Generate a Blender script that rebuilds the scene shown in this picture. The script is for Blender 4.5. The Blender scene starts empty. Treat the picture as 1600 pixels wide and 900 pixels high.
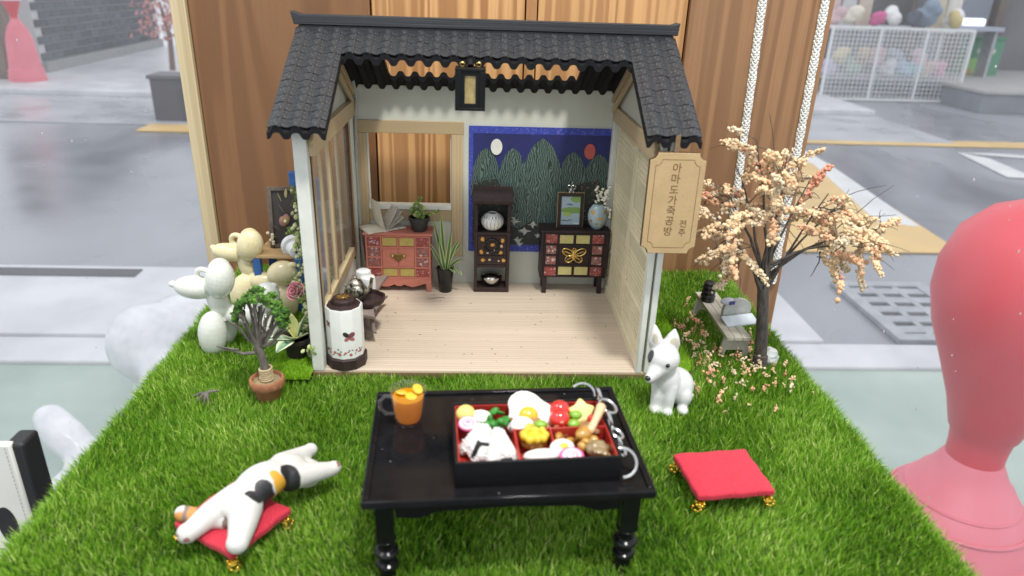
import bpy, bmesh, math, random
import numpy as np
from mathutils import Vector, Matrix, Euler, noise
# Units: 1 Blender unit = 1 cm. x to the right along the house front, y away from the viewer, z up; the turf is at z = 0.
S = bpy.context.scene
S.unit_settings.system = 'METRIC'; S.unit_settings.scale_length = 0.01
COL = S.collection
PI = math.pi
R = math.radians
rnd = random.Random(7)

# ------------------------------------------------------------------ camera
def make_camera():
    yaw, pit, rol, f = .0537, .4068, .0343, 1102.0
    cy, sy, cp, sp = math.cos(yaw), math.sin(yaw), math.cos(pit), math.sin(pit)
    fw = Vector((sy*cp, cy*cp, -sp)); r = Vector((cy, -sy, 0)); u = r.cross(fw)
    r2 = math.cos(rol)*r + math.sin(rol)*u; u2 = -math.sin(rol)*r + math.cos(rol)*u
    cam = bpy.data.cameras.new('camera'); o = bpy.data.objects.new('camera', cam); COL.objects.link(o)
    M = Matrix((r2, u2, -fw)).transposed().to_4x4(); M.translation = (-.283, -29.543, 17.551)
    o.matrix_world = M
    cam.sensor_width = 36; cam.lens = f/1600*36
    cam.clip_start = .5; cam.clip_end = 6000
    cam.dof.use_dof = True; cam.dof.focus_distance = 40.5
    cam.dof.aperture_fstop = (cam.lens*1e-3)/(2*.088)
    S.camera = o
make_camera()

# ------------------------------------------------------------------ sky, lamps, exposure
w = bpy.data.worlds.new('World'); S.world = w; w.use_nodes = True
bg = w.node_tree.nodes['Background']; bg.inputs[0].default_value = (.91, .945, 1, 1); bg.inputs[1].default_value = .86
def lamp(name, loc, aim, size, power, color, sizey=None):
    l = bpy.data.lights.new(name, 'AREA'); l.shape = 'RECTANGLE'; l.size = size; l.size_y = sizey or size; l.energy = power; l.color = color
    o = bpy.data.objects.new(name, l); COL.objects.link(o); o.location = loc
    o.rotation_euler = (Vector(aim)-Vector(loc)).to_track_quat('-Z', 'Y').to_euler()
    o['kind'] = 'helper'
lamp('ceiling_lamp', (14, -34, 92), (0, 0, 0), 11, 64000, (1, .97, .91))
lamp('ceiling_lamp', (-40, -14, 96), (0, 0, 0), 26, 19000, (1, .97, .92))
S.view_settings.view_transform = 'Standard'; S.view_settings.look = 'None'; S.view_settings.gamma = 1; S.view_settings.exposure = .52
S.view_settings.use_curve_mapping = False
S.render.engine = 'CYCLES'
S.cycles.use_denoising = True
S.cycles.max_bounces = 10; S.cycles.transparent_max_bounces = 12; S.cycles.caustics_reflective = False; S.cycles.caustics_refractive = False
S.cycles.sample_clamp_indirect = 6

# ------------------------------------------------------------------ mesh helpers
class B:
    def __init__(s): s.v = []; s.f = []
    def add(s, vs, fs):
        n = len(s.v); s.v += [tuple(p) for p in vs]; s.f += [tuple(i+n for i in f) for f in fs]; return s
    def box(s, x0, x1, y0, y1, z0, z1):
        v = [(x, y, z) for z in (z0, z1) for y in (y0, y1) for x in (x0, x1)]
        return s.add(v, [(0, 2, 3, 1), (4, 5, 7, 6), (0, 1, 5, 4), (2, 6, 7, 3), (0, 4, 6, 2), (1, 3, 7, 5)])
    def xf(s, M, start=0):
        for i in range(start, len(s.v)): s.v[i] = tuple(M @ Vector(s.v[i]))
        return s
    def obox(s, c, d, rot=(0, 0, 0)):
        n = len(s.v); s.box(-d[0]/2, d[0]/2, -d[1]/2, d[1]/2, -d[2]/2, d[2]/2)
        return s.xf(Matrix.Translation(c) @ Euler(rot).to_matrix().to_4x4(), n)
    def bar(s, p, q, wx, wz):
        p, q = Vector(p), Vector(q); d = q-p; n = len(s.v); L = d.length
        s.box(-wx/2, wx/2, -wz/2, wz/2, 0, L)
        return s.xf(Matrix.Translation(p) @ d.to_track_quat('Z', 'Y').to_matrix().to_4x4(), n)
    def tube(s, pts, rad, n=8, cap=True, round_=False):
        pts = [Vector(p) for p in pts]; m = len(pts)
        if not hasattr(rad, '__len__'): rad = [rad]*m
        if round_:
            d0 = (pts[0]-pts[1]).normalized(); d1 = (pts[-1]-pts[-2]).normalized(); r0, r1 = rad[0], rad[-1]
            pts = [pts[0]+d0*r0*k for k in (.95, .7, .4)] + pts + [pts[-1]+d1*r1*k for k in (.4, .7, .95)]
            rad = [r0*.3, r0*.7, r0*.92] + list(rad) + [r1*.92, r1*.7, r1*.3]; m += 6
        up = None; rings = []
        for i in range(m):
            t = (pts[min(i+1, m-1)]-pts[max(i-1, 0)])
            t = t.normalized() if t.length > 1e-9 else Vector((0, 0, 1))
            if up is None:
                up = t.orthogonal().normalized()
            else:
                up = (up - t*up.dot(t)); up = up.normalized() if up.length > 1e-6 else t.orthogonal().normalized()
            sd = t.cross(up)
            rings.append([pts[i]+(up*math.cos(2*PI*k/n)+sd*math.sin(2*PI*k/n))*rad[i] for k in range(n)])
        vs = [p for r_ in rings for p in r_]; fs = []
        for i in range(m-1):
            for k in range(n):
                fs.append((i*n+k, i*n+(k+1) % n, (i+1)*n+(k+1) % n, (i+1)*n+k))
        if cap: fs += [tuple(reversed(range(n))), tuple(range((m-1)*n, m*n))]
        return s.add(vs, fs)
    def lathe(s, prof, n=24, c=(0, 0, 0), phase=0):
        vs = []; fs = []; m = len(prof)
        for r_, z in prof:
            vs += [(c[0]+r_*math.cos(2*PI*k/n+phase), c[1]+r_*math.sin(2*PI*k/n+phase), c[2]+z) for k in range(n)]
        for i in range(m-1):
            for k in range(n): fs.append((i*n+k, i*n+(k+1) % n, (i+1)*n+(k+1) % n, (i+1)*n+k))
        if prof[0][0] > 1e-4: fs.append(tuple(reversed(range(n))))
        if prof[-1][0] > 1e-4: fs.append(tuple(range((m-1)*n, m*n)))
        return s.add(vs, fs)
    def ell(s, c, r, nu=16, nv=10, rot=(0, 0, 0)):
        n0 = len(s.v); r = (r, r, r) if not hasattr(r, '__len__') else r
        vs = [(0, 0, -1)]; fs = []
        for j in range(1, nv):
            a = -PI/2+PI*j/nv
            vs += [(math.cos(a)*math.cos(2*PI*k/nu), math.cos(a)*math.sin(2*PI*k/nu), math.sin(a)) for k in range(nu)]
        vs.append((0, 0, 1)); last = len(vs)-1
        for k in range(nu):
            fs.append((0, 1+(k+1) % nu, 1+k)); fs.append((last, last-nu+k, last-nu+(k+1) % nu))
        for j in range(nv-2):
            for k in range(nu):
                a, b = 1+j*nu+k, 1+j*nu+(k+1) % nu; fs.append((a, b, b+nu, a+nu))
        s.add(vs, fs)
        return s.xf(Matrix.Translation(c) @ Euler(rot).to_matrix().to_4x4() @ Matrix.Diagonal((r[0], r[1], r[2], 1)), n0)
    def prism(s, poly, a0, a1, axis='z'):
        n = len(poly)
        mk = {'z': lambda p, a: (p[0], p[1], a), 'y': lambda p, a: (p[0], a, p[1]), 'x': lambda p, a: (a, p[0], p[1])}[axis]
        ar = sum(poly[i][0]*poly[(i+1) % n][1]-poly[(i+1) % n][0]*poly[i][1] for i in range(n))
        if (ar < 0) != (axis == 'y'): poly = poly[::-1]
        if a0 > a1: a0, a1 = a1, a0
        vs = [mk(p, a0) for p in poly]+[mk(p, a1) for p in poly]
        fs = [tuple(reversed(range(n))), tuple(range(n, 2*n))]+[(i, (i+1) % n, n+(i+1) % n, n+i) for i in range(n)]
        return s.add(vs, fs)
    def torus(s, c, R_, r_, axis=(0, 0, 1), n=20, m=8, a0=0, a1=2*PI, sx=1):
        q = Vector(axis).to_track_quat('Z', 'Y').to_matrix()
        full = abs(a1-a0-2*PI) < 1e-6; k = n if full else n+1
        pts = [Vector(c)+q @ Vector((R_*sx*math.cos(a0+(a1-a0)*i/n), R_*math.sin(a0+(a1-a0)*i/n), 0)) for i in range(k)]
        if full:
            vs = []; fs = []
            for i in range(n):
                a = a0+(a1-a0)*i/n; rad = q @ Vector((math.cos(a), math.sin(a), 0)); ax = q @ Vector((0, 0, 1))
                vs += [pts[i]+(rad*math.cos(2*PI*j/m)+ax*math.sin(2*PI*j/m))*r_ for j in range(m)]
            for i in range(n):
                for j in range(m):
                    i2 = (i+1) % n; j2 = (j+1) % m; fs.append((i*m+j, i2*m+j, i2*m+j2, i*m+j2))
            return s.add(vs, fs)
        return s.tube(pts, r_, m)
    def leaf(s, base, d, L, W, bend=.3, n=5, up=(0, 0, 1), fold=.0):
        """a leaf blade: a strip along d that droops, tapering at both ends"""
        base = Vector(base); d = Vector(d).normalized(); side = d.cross(Vector(up)); side = side.normalized() if side.length > 1e-4 else Vector((1, 0, 0))
        nn = side.cross(d).normalized(); vs = []
        for i in range(n+1):
            t = i/n; wv = W*math.sin(PI*min(1, .12+.88*t))**.7 if i < n else .001
            p = base+d*L*t+Vector((0, 0, -1))*bend*L*t*t
            vs += [p-side*wv/2+nn*fold*wv, p, p+side*wv/2+nn*fold*wv]
        fs = []
        for i in range(n):
            a = i*3; fs += [(a, a+1, a+4, a+3), (a+1, a+2, a+5, a+4)]
        return s.add(vs, fs)

def tag(o, label=None, cat=None, group=None, kind=None):
    if label: o['label'] = label
    if cat: o['category'] = cat
    if group: o['group'] = group
    if kind: o['kind'] = kind
    return o
def mesh_of(name, b, m, smooth=True, ang=38):
    me = bpy.data.meshes.new(name); me.from_pydata(b.v, [], b.f); me.update()
    if smooth:
        me.polygons.foreach_set('use_smooth', [True]*len(me.polygons)); me.set_sharp_from_angle(angle=R(ang))
    if m is not None: me.materials.append(m)
    return me
def link(name, me, parent=None, loc=(0, 0, 0), rot=(0, 0, 0)):
    o = bpy.data.objects.new(name, me); COL.objects.link(o); o.location = loc; o.rotation_euler = rot
    if parent is not None: o.parent = parent
    return o
def ob(name, b, m, parent=None, bev=0, smooth=True, world=False, ang=38, seg=2):
    """one mesh object; world=True: the shapes were given in world coordinates, shift them into the parent's"""
    if world and parent is not None:
        Mi = ROOTM[parent.name].inverted(); b.v = [tuple(Mi @ Vector(p)) for p in b.v]
    o = link(name, mesh_of(name, b, m, smooth, ang), parent)
    if bev:
        k = o.modifiers.new('bevel', 'BEVEL'); k.width = bev; k.segments = seg; k.limit_method = 'ANGLE'; k.angle_limit = R(40)
    return o
ROOTM = {}
def thing(name, label, cat, loc=(0, 0, 0), rz=0, group=None, rot=None):
    o = bpy.data.objects.new(name, None); COL.objects.link(o); o.empty_display_size = .3
    o.location = loc; o.rotation_euler = rot or (0, 0, rz)
    ROOTM[o.name] = Matrix.Translation(loc) @ Euler(o.rotation_euler).to_matrix().to_4x4()
    return tag(o, label, cat, group)
def blob(name, b, m, parent=None, voxel=.05, it=5, world=False):
    """several overlapping closed forms fused into one continuous body"""
    o = ob(name, b, m, parent, world=world)
    k = o.modifiers.new('fuse', 'REMESH'); k.mode = 'VOXEL'; k.voxel_size = voxel; k.use_smooth_shade = True
    k = o.modifiers.new('soften', 'SMOOTH'); k.factor = .5; k.iterations = it
    return o

# ------------------------------------------------------------------ materials
def nodes(name):
    m = bpy.data.materials.new(name); m.use_nodes = True
    return m, m.node_tree, m.node_tree.nodes, m.node_tree.links, m.node_tree.nodes['Principled BSDF']
def rgba(c): return (c[0], c[1], c[2], 1)
def coords(nt, scale=(1, 1, 1), loc=(0, 0, 0), rot=(0, 0, 0)):
    t = nt.nodes.new('ShaderNodeTexCoord'); mp = nt.nodes.new('ShaderNodeMapping')
    mp.inputs['Scale'].default_value = scale; mp.inputs['Location'].default_value = loc; mp.inputs['Rotation'].default_value = rot
    nt.links.new(t.outputs['Object'], mp.inputs['Vector']); return mp.outputs['Vector']
def ntex(nt, vec, scale, detail=4, rough=.55, dist=0):
    n = nt.nodes.new('ShaderNodeTexNoise'); n.inputs['Scale'].default_value = scale; n.inputs['Detail'].default_value = detail
    n.inputs['Roughness'].default_value = rough; n.inputs['Distortion'].default_value = dist
    nt.links.new(vec, n.inputs['Vector']); return n.outputs['Fac']
def ramp(nt, fac, stops, interp='LINEAR'):
    r_ = nt.nodes.new('ShaderNodeValToRGB'); r_.color_ramp.interpolation = interp
    el = r_.color_ramp.elements
    while len(el) < len(stops): el.new(.5)
    for e, (p, c) in zip(el, stops): e.position = p; e.color = rgba(c) if hasattr(c, '__len__') else (c, c, c, 1)
    nt.links.new(fac, r_.inputs['Fac']); return r_.outputs['Color']
def mix(nt, a, b, fac, mode='MIX'):
    n = nt.nodes.new('ShaderNodeMix'); n.data_type = 'RGBA'; n.blend_type = mode
    for sock, val in ((n.inputs['Factor'], fac), (n.inputs[6], a), (n.inputs[7], b)):
        if hasattr(val, 'is_linked'): nt.links.new(val, sock)
        elif hasattr(val, '__len__'): sock.default_value = rgba(val)
        else: sock.default_value = val
    return n.outputs[2]
def bumpn(nt, h, strength, dist=.05):
    n = nt.nodes.new('ShaderNodeBump'); n.inputs['Strength'].default_value = strength; n.inputs['Distance'].default_value = dist
    nt.links.new(h, n.inputs['Height']); return n.outputs['Normal']
def mat(name, c, c2=None, rough=.5, scale=2.0, stretch=(1, 1, 1), bump=.0, bscale=None, bdist=.05, metal=0, spec=.5, coat=0, trans=0, sss=0, rv=0, ior=1.45, speck=None, sheen=0, lo=.35, hi=.65, roughvar=0):
    m, nt, N, L, p = nodes(name)
    vec = coords(nt, stretch)
    p.inputs['Roughness'].default_value = rough; p.inputs['Metallic'].default_value = metal; p.inputs['Specular IOR Level'].default_value = spec
    p.inputs['Coat Weight'].default_value = coat; p.inputs['Transmission Weight'].default_value = trans; p.inputs['IOR'].default_value = ior
    p.inputs['Coat Roughness'].default_value = .08
    if sheen: p.inputs['Sheen Weight'].default_value = sheen; p.inputs['Sheen Roughness'].default_value = .4
    if sss: p.inputs['Subsurface Weight'].default_value = sss; p.inputs['Subsurface Radius'].default_value = (.3, .2, .12); p.inputs['Subsurface Scale'].default_value = .3
    c2 = c2 or tuple(min(1, x*.86) for x in c)
    f = ntex(nt, vec, scale)
    out = ramp(nt, f, [(lo, c2), (hi, c)])
    if speck:
        sc, amt, sce = speck
        f2 = ntex(nt, coords(nt), sce, 2, .5)
        out = mix(nt, out, sc, ramp(nt, f2, [(1-amt, 0), (min(1, 1-amt+.04), 1)]))
    if rv:
        oi = N.new('ShaderNodeObjectInfo'); hs = N.new('ShaderNodeHueSaturation')
        mr = N.new('ShaderNodeMapRange'); mr.inputs['To Min'].default_value = 1-rv; mr.inputs['To Max'].default_value = 1+rv
        L.new(oi.outputs['Random'], mr.inputs['Value']); L.new(mr.outputs['Result'], hs.inputs['Value']); L.new(out, hs.inputs['Color']); out = hs.outputs['Color']
    L.new(out, p.inputs['Base Color'])
    if roughvar:
        rr = N.new('ShaderNodeMapRange'); rr.inputs['To Min'].default_value = max(0, rough-roughvar); rr.inputs['To Max'].default_value = min(1, rough+roughvar)
        L.new(f, rr.inputs['Value']); L.new(rr.outputs['Result'], p.inputs['Roughness'])
    if bump:
        L.new(bumpn(nt, ntex(nt, vec, bscale or scale*4, 5, .6), bump, bdist), p.inputs['Normal'])
    return m
def patches(name, base, spots, rough=.45, bump=.15, bscale=9, coat=0, edge=.06, warp=.25, spec=.5):
    """base colour with painted patches: spots = (centre, radii, colour) in object space"""
    m, nt, N, L, p = nodes(name)
    p.inputs['Roughness'].default_value = rough; p.inputs['Coat Weight'].default_value = coat; p.inputs['Specular IOR Level'].default_value = spec
    vec = coords(nt); col = ramp(nt, ntex(nt, vec, 3), [(.3, tuple(x*.93 for x in base)), (.7, base)])
    wn = N.new('ShaderNodeTexNoise'); wn.inputs['Scale'].default_value = 2.5; wn.inputs['Detail'].default_value = 3; L.new(vec, wn.inputs['Vector'])
    sub = N.new('ShaderNodeVectorMath'); sub.operation = 'MULTIPLY_ADD'; sub.inputs[1].default_value = (warp,)*3; L.new(wn.outputs['Color'], sub.inputs[0])
    ad = N.new('ShaderNodeVectorMath'); ad.operation = 'ADD'; ad.inputs[1].default_value = (-warp/2,)*3; L.new(vec, ad.inputs[0]); L.new(ad.outputs[0], sub.inputs[2])
    for c, r_, pc in spots:
        s1 = N.new('ShaderNodeVectorMath'); s1.operation = 'SUBTRACT'; s1.inputs[1].default_value = c; L.new(sub.outputs[0], s1.inputs[0])
        s2 = N.new('ShaderNodeVectorMath'); s2.operation = 'DIVIDE'; s2.inputs[1].default_value = r_; L.new(s1.outputs[0], s2.inputs[0])
        s3 = N.new('ShaderNodeVectorMath'); s3.operation = 'LENGTH'; L.new(s2.outputs[0], s3.inputs[0])
        col = mix(nt, col, pc, ramp(nt, s3.outputs['Value'], [(1-edge, 1), (1, 0)]))
    L.new(col, p.inputs['Base Color'])
    if bump: L.new(bumpn(nt, ntex(nt, vec, bscale, 4), bump, .03), p.inputs['Normal'])
    return m
def wood(name, c, c2, axis='z', freq=1.2, rough=.55, bump=.3, dist=3.0, grain=.5, rv=0, detail=2.0, coat=0, contrast=(.25, .75)):
    """long grain lines running along an axis, wandering, with fine fibres between them"""
    m, nt, N, L, p = nodes(name)
    st = {'z': (1, 1, .05), 'y': (1, .05, 1), 'x': (.05, 1, 1)}[axis]
    vec = coords(nt, st)
    wv = N.new('ShaderNodeTexWave'); wv.wave_type = 'BANDS'; wv.bands_direction = 'Z' if axis == 'x' else 'X'
    if axis == 'x': wv.bands_direction = 'Y'
    wv.inputs['Scale'].default_value = freq; wv.inputs['Distortion'].default_value = dist; wv.inputs['Detail'].default_value = detail; wv.inputs['Detail Scale'].default_value = .6
    L.new(vec, wv.inputs['Vector'])
    fine = ntex(nt, coords(nt, tuple(x if x < 1 else 6 for x in st)), 2.2, 4, .6)
    big = ntex(nt, coords(nt, tuple(x*.4 for x in st)), .5, 2)
    a = ramp(nt, wv.outputs['Fac'], [(contrast[0], c2), (contrast[1], c)])
    a = mix(nt, a, tuple(x*.62 for x in c2), ramp(nt, fine, [(.45, 0), (.75, grain)]))
    a = mix(nt, a, tuple(x*.8 for x in c), ramp(nt, big, [(.4, 0), (.7, .5)]))
    if rv:
        oi = N.new('ShaderNodeObjectInfo'); hs = N.new('ShaderNodeHueSaturation'); mr = N.new('ShaderNodeMapRange')
        mr.inputs['To Min'].default_value = 1-rv; mr.inputs['To Max'].default_value = 1+rv
        L.new(oi.outputs['Random'], mr.inputs['Value']); L.new(mr.outputs['Result'], hs.inputs['Value']); L.new(a, hs.inputs['Color']); a = hs.outputs['Color']
    L.new(a, p.inputs['Base Color']); p.inputs['Roughness'].default_value = rough; p.inputs['Coat Weight'].default_value = coat
    h = N.new('ShaderNodeMath'); h.operation = 'ADD'; L.new(wv.outputs['Fac'], h.inputs[0]); L.new(fine, h.inputs[1])
    L.new(bumpn(nt, h.outputs[0], bump, .05), p.inputs['Normal'])
    return m
def contour_wood(name, c, c2, rings=11, sc=.55, stretch=.045, rough=.5, bump=.3, fibre=.35, width=(.2, .8)):
    """sawn face with growth rings drawn as wandering contour lines along z"""
    m, nt, N, L, p = nodes(name)
    vec = coords(nt, (1, .3, stretch)); f = ntex(nt, vec, sc, 1.5, .45, .2)
    mu = N.new('ShaderNodeMath'); mu.operation = 'MULTIPLY'; mu.inputs[1].default_value = rings*6.283; L.new(f, mu.inputs[0])
    sn = N.new('ShaderNodeMath'); sn.operation = 'SINE'; L.new(mu.outputs[0], sn.inputs[0])
    h = N.new('ShaderNodeMath'); h.operation = 'MULTIPLY_ADD'; h.inputs[1].default_value = .5; h.inputs[2].default_value = .5; L.new(sn.outputs[0], h.inputs[0])
    fine = ntex(nt, coords(nt, (7, 7, .18)), 1.6, 4, .6); big = ntex(nt, coords(nt, (.5, .5, .06)), .5, 3)
    a = ramp(nt, h.outputs[0], [(width[0], c2), (width[1], c)])
    a = mix(nt, a, tuple(x*.6 for x in c2), ramp(nt, fine, [(.45, 0), (.8, fibre)]))
    a = mix(nt, a, tuple(x*.72 for x in c), ramp(nt, big, [(.4, 0), (.7, .6)]))
    L.new(a, p.inputs['Base Color']); p.inputs['Roughness'].default_value = rough
    ad = N.new('ShaderNodeMath'); ad.operation = 'ADD'; L.new(h.outputs[0], ad.inputs[0]); L.new(fine, ad.inputs[1])
    L.new(bumpn(nt, ad.outputs[0], bump, .05), p.inputs['Normal'])
    return m
def floral(name, base, cols, scale=5):
    m, nt, N, L, p = nodes(name)
    vec = coords(nt)
    v = N.new('ShaderNodeTexVoronoi'); v.inputs['Scale'].default_value = scale; L.new(vec, v.inputs['Vector'])
    sp = N.new('ShaderNodeSeparateColor'); L.new(v.outputs['Color'], sp.inputs[0])
    pal = ramp(nt, sp.outputs[0], [(i/len(cols), c) for i, c in enumerate(cols)], 'CONSTANT')
    col = mix(nt, base, pal, ramp(nt, v.outputs['Distance'], [(.35, 1), (.45, 0)]))
    v2 = N.new('ShaderNodeTexVoronoi'); v2.inputs['Scale'].default_value = scale*2.3; L.new(vec, v2.inputs['Vector'])
    col = mix(nt, col, (.75, .66, .6), ramp(nt, v2.outputs['Distance'], [(.16, .8), (.24, 0)]))
    L.new(col, p.inputs['Base Color']); p.inputs['Roughness'].default_value = .6
    return m
def glassy(name, tint=(1, 1, 1), haze=.0, hazecol=(.9, .93, .95), rough=.02, refl=1.0, dust=None):
    """thin clear sheet: lets light straight through, mirrors at grazing angles, with a milky diffuse film"""
    m, nt, N, L, p = nodes(name); N.remove(p); out = N['Material Output']
    t = N.new('ShaderNodeBsdfTransparent'); t.inputs[0].default_value = rgba(tint)
    g = N.new('ShaderNodeBsdfGlossy'); g.inputs['Roughness'].default_value = rough
    fr = N.new('ShaderNodeFresnel'); fr.inputs[0].default_value = 1.45
    mu = N.new('ShaderNodeMath'); mu.operation = 'MULTIPLY'; mu.use_clamp = True; L.new(fr.outputs[0], mu.inputs[0])
    ge = N.new('ShaderNodeNewGeometry'); bk_ = N.new('ShaderNodeMath'); bk_.operation = 'MULTIPLY_ADD'; bk_.inputs[1].default_value = -refl; bk_.inputs[2].default_value = refl; L.new(ge.outputs['Backfacing'], bk_.inputs[0]); L.new(bk_.outputs[0], mu.inputs[1])
    mx = N.new('ShaderNodeMixShader'); L.new(mu.outputs[0], mx.inputs[0]); L.new(t.outputs[0], mx.inputs[1]); L.new(g.outputs[0], mx.inputs[2])
    d = N.new('ShaderNodeBsdfDiffuse'); d.inputs[0].default_value = rgba(hazecol)
    tl = N.new('ShaderNodeBsdfTranslucent'); tl.inputs[0].default_value = rgba(hazecol)
    ad = N.new('ShaderNodeMixShader'); ad.inputs[0].default_value = .5; L.new(d.outputs[0], ad.inputs[1]); L.new(tl.outputs[0], ad.inputs[2])
    m2 = N.new('ShaderNodeMixShader'); L.new(mx.outputs[0], m2.inputs[1]); L.new(ad.outputs[0], m2.inputs[2])
    if dust:
        f = ramp(nt, ntex(nt, coords(nt), dust, 3, .6), [(.3, haze*.6), (.7, haze*1.3)]); L.new(f, m2.inputs[0])
    else: m2.inputs[0].default_value = haze
    L.new(m2.outputs[0], out.inputs[0])
    return m
# ------------------------------------------------------------------ street beyond the glass (ground 75 cm below the turf)
G = -75.0
def struct(name, b, m, **k): return tag(ob(name, b, m, **k), kind='structure')
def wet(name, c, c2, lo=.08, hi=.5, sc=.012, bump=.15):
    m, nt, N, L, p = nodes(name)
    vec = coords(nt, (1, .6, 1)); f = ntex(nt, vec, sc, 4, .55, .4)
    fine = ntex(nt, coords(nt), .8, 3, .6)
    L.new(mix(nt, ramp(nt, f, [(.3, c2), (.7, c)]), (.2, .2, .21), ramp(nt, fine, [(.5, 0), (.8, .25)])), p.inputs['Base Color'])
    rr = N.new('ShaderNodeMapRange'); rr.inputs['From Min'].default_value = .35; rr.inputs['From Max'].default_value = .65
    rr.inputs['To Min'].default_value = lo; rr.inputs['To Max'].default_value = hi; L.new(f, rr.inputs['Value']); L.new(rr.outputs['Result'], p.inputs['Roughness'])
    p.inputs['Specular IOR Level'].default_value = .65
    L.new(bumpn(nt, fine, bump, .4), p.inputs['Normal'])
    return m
M_ASPH = wet('wet_asphalt_reflection_mottle', (.40, .41, .45), (.13, .135, .16), .16, .40, .009)  # large dark mottle puts the reflections of buildings into the base colour
M_PAVE = mat('pale_concrete', (.66, .66, .68), (.52, .52, .55), rough=.45, scale=.05, bump=.2, bscale=.6, bdist=.5, roughvar=.2)
M_GREEN = mat('green_paint', (.44, .52, .46), (.30, .38, .33), rough=.5, scale=.03, bump=.25, bscale=.8, bdist=.3, roughvar=.2)
M_YEL = mat('road_yellow', (.80, .54, .19), (.68, .44, .15), rough=.4, scale=.04, roughvar=.15)
M_WHT = mat('road_white', (.8, .8, .78), (.68, .68, .68), rough=.4, scale=.05, roughvar=.15)
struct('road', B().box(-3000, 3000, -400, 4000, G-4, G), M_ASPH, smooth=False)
struct('green_forecourt', B().box(-400, 400, 24, 130.5, G+.3, G+.8), M_GREEN)
struct('kerb', B().box(-400, 400, 130.9, 144, G+.2, G+1.8), M_PAVE, bev=.4)
struct('footway', B().box(-400, 98, 144.4, 193, G+.3, G+2.5), M_PAVE)
struct('far_pavement', B().box(-900, 330, 556, 1400, G+.3, G+5), M_PAVE, bev=.6)
struct('gutter_strip', B().box(-900, 330, 446, 554, G+.2, G+.9), mat('gutter_concrete', (.50, .51, .54), (.36, .37, .4), rough=.3, scale=.03, roughvar=.2))
struct('kerb_seam', B().box(-400, -110, 184, 190, G+2.5, G+2.9), mat('dark_joint', (.10, .10, .11), rough=.7))
struct('yellow_line', B().box(-215, -150, 424, 446, G+.4, G+1.2), M_YEL)
struct('yellow_line', B().box(217, 900, 436, 455, G+.4, G+.8), M_YEL)
struct('yellow_hatching', B().prism([(110, 223), (191, 224), (200, 330), (206, 420), (186, 420), (150, 300)], G+.4, G+.8), M_YEL)
struct('white_marking', B().prism([(207, 412), (205.5, 372), (192, 256), (176, 262), (196, 372), (190, 400)], G+.8, G+1.2), M_WHT)
for P4 in ([(312, 416), (336, 416), (470, 378), (452, 366)], [(312, 416), (322, 400), (316, 350), (300, 352)]):
    struct('white_marking', B().prism(P4, G+.4, G+.8), M_WHT)
# drain grate in the pavement on the right
gr = thing('drain_grate', 'grey steel drain grate with dark slots set in the wet road', 'drain grate', (136, 169, G+1.2))
M_STEEL = mat('galvanised_steel', (.42, .43, .46), (.33, .34, .37), rough=.4, metal=.3, scale=.2)
gr.location.z = G+.2; b = B(); b.box(-14, 18, -22, -18, 0, 1.5).box(-14, 18, 18, 22, 0, 1.5).box(-14, -10, -18, 18, 0, 1.5).box(14, 18, -18, 18, 0, 1.5); ob('frame', b, M_STEEL, gr)
ob('pit', B().box(-10, 14, -18, 18, -.6, -.1), mat('pit_dark', (.02, .02, .02), rough=.9), gr)
for x in (-3.2, 5.2): ob('long_bar', B().box(x, x+2, -18, 18, 0, 1.25), M_STEEL, gr)
gm = mesh_of('bar', B().box(-10, 14, -2.2, 2.2, 0, 1.2), M_STEEL)
for k in range(5): link('bar', gm, gr, (0, -14.4+k*7.2, 0))
# brick wall
A0, A1 = Vector((-396, 655, G+5)), Vector((-408, 905, G+5))
wl = thing('brick_wall', 'dark grey brick wall with pale joints across the wet street', 'wall', A0)
wd = (A1-A0); wL = wd.length+40; wd.normalize(); wq = Matrix.Rotation(math.atan2(wd.y, wd.x), 4, 'Z'); wl.rotation_euler = wq.to_euler()
ob('mortar', B().box(0, wL, 1, 12, 0, 140), mat('pale_mortar', (.56, .56, .57), rough=.9), wl)
bm_ = mesh_of('brick', B().box(-9.6, 9.6, -.6, 1.2, -3.1, 3.1), mat('dark_brick', (.075, .08, .095), (.045, .048, .06), rough=.75, scale=.3, rv=.35))
nb = 0
for row in range(18):
    for k in range(-0, 16):
        x = (k+.5)*20.4+(row % 2)*10.2
        if x > wL-10 or nb >= 295: continue
        link('brick', bm_, wl, (x, 0, 13+row*7.2), (0, 0, 0)); nb += 1
ob('footing', B().box(0, wL, -3, 12, 0, 9), mat('grey_footing', (.3, .3, .3), rough=.8, scale=.2), wl, bev=.5)
tag(ob('gate_post', B().box(-418, -398, 606, 626, G+5, 75), mat('brown_post', (.22, .16, .12), (.15, .11, .08), rough=.6, scale=.1), bev=1), 'brown wooden post at the near end of the brick wall', 'post')
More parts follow.
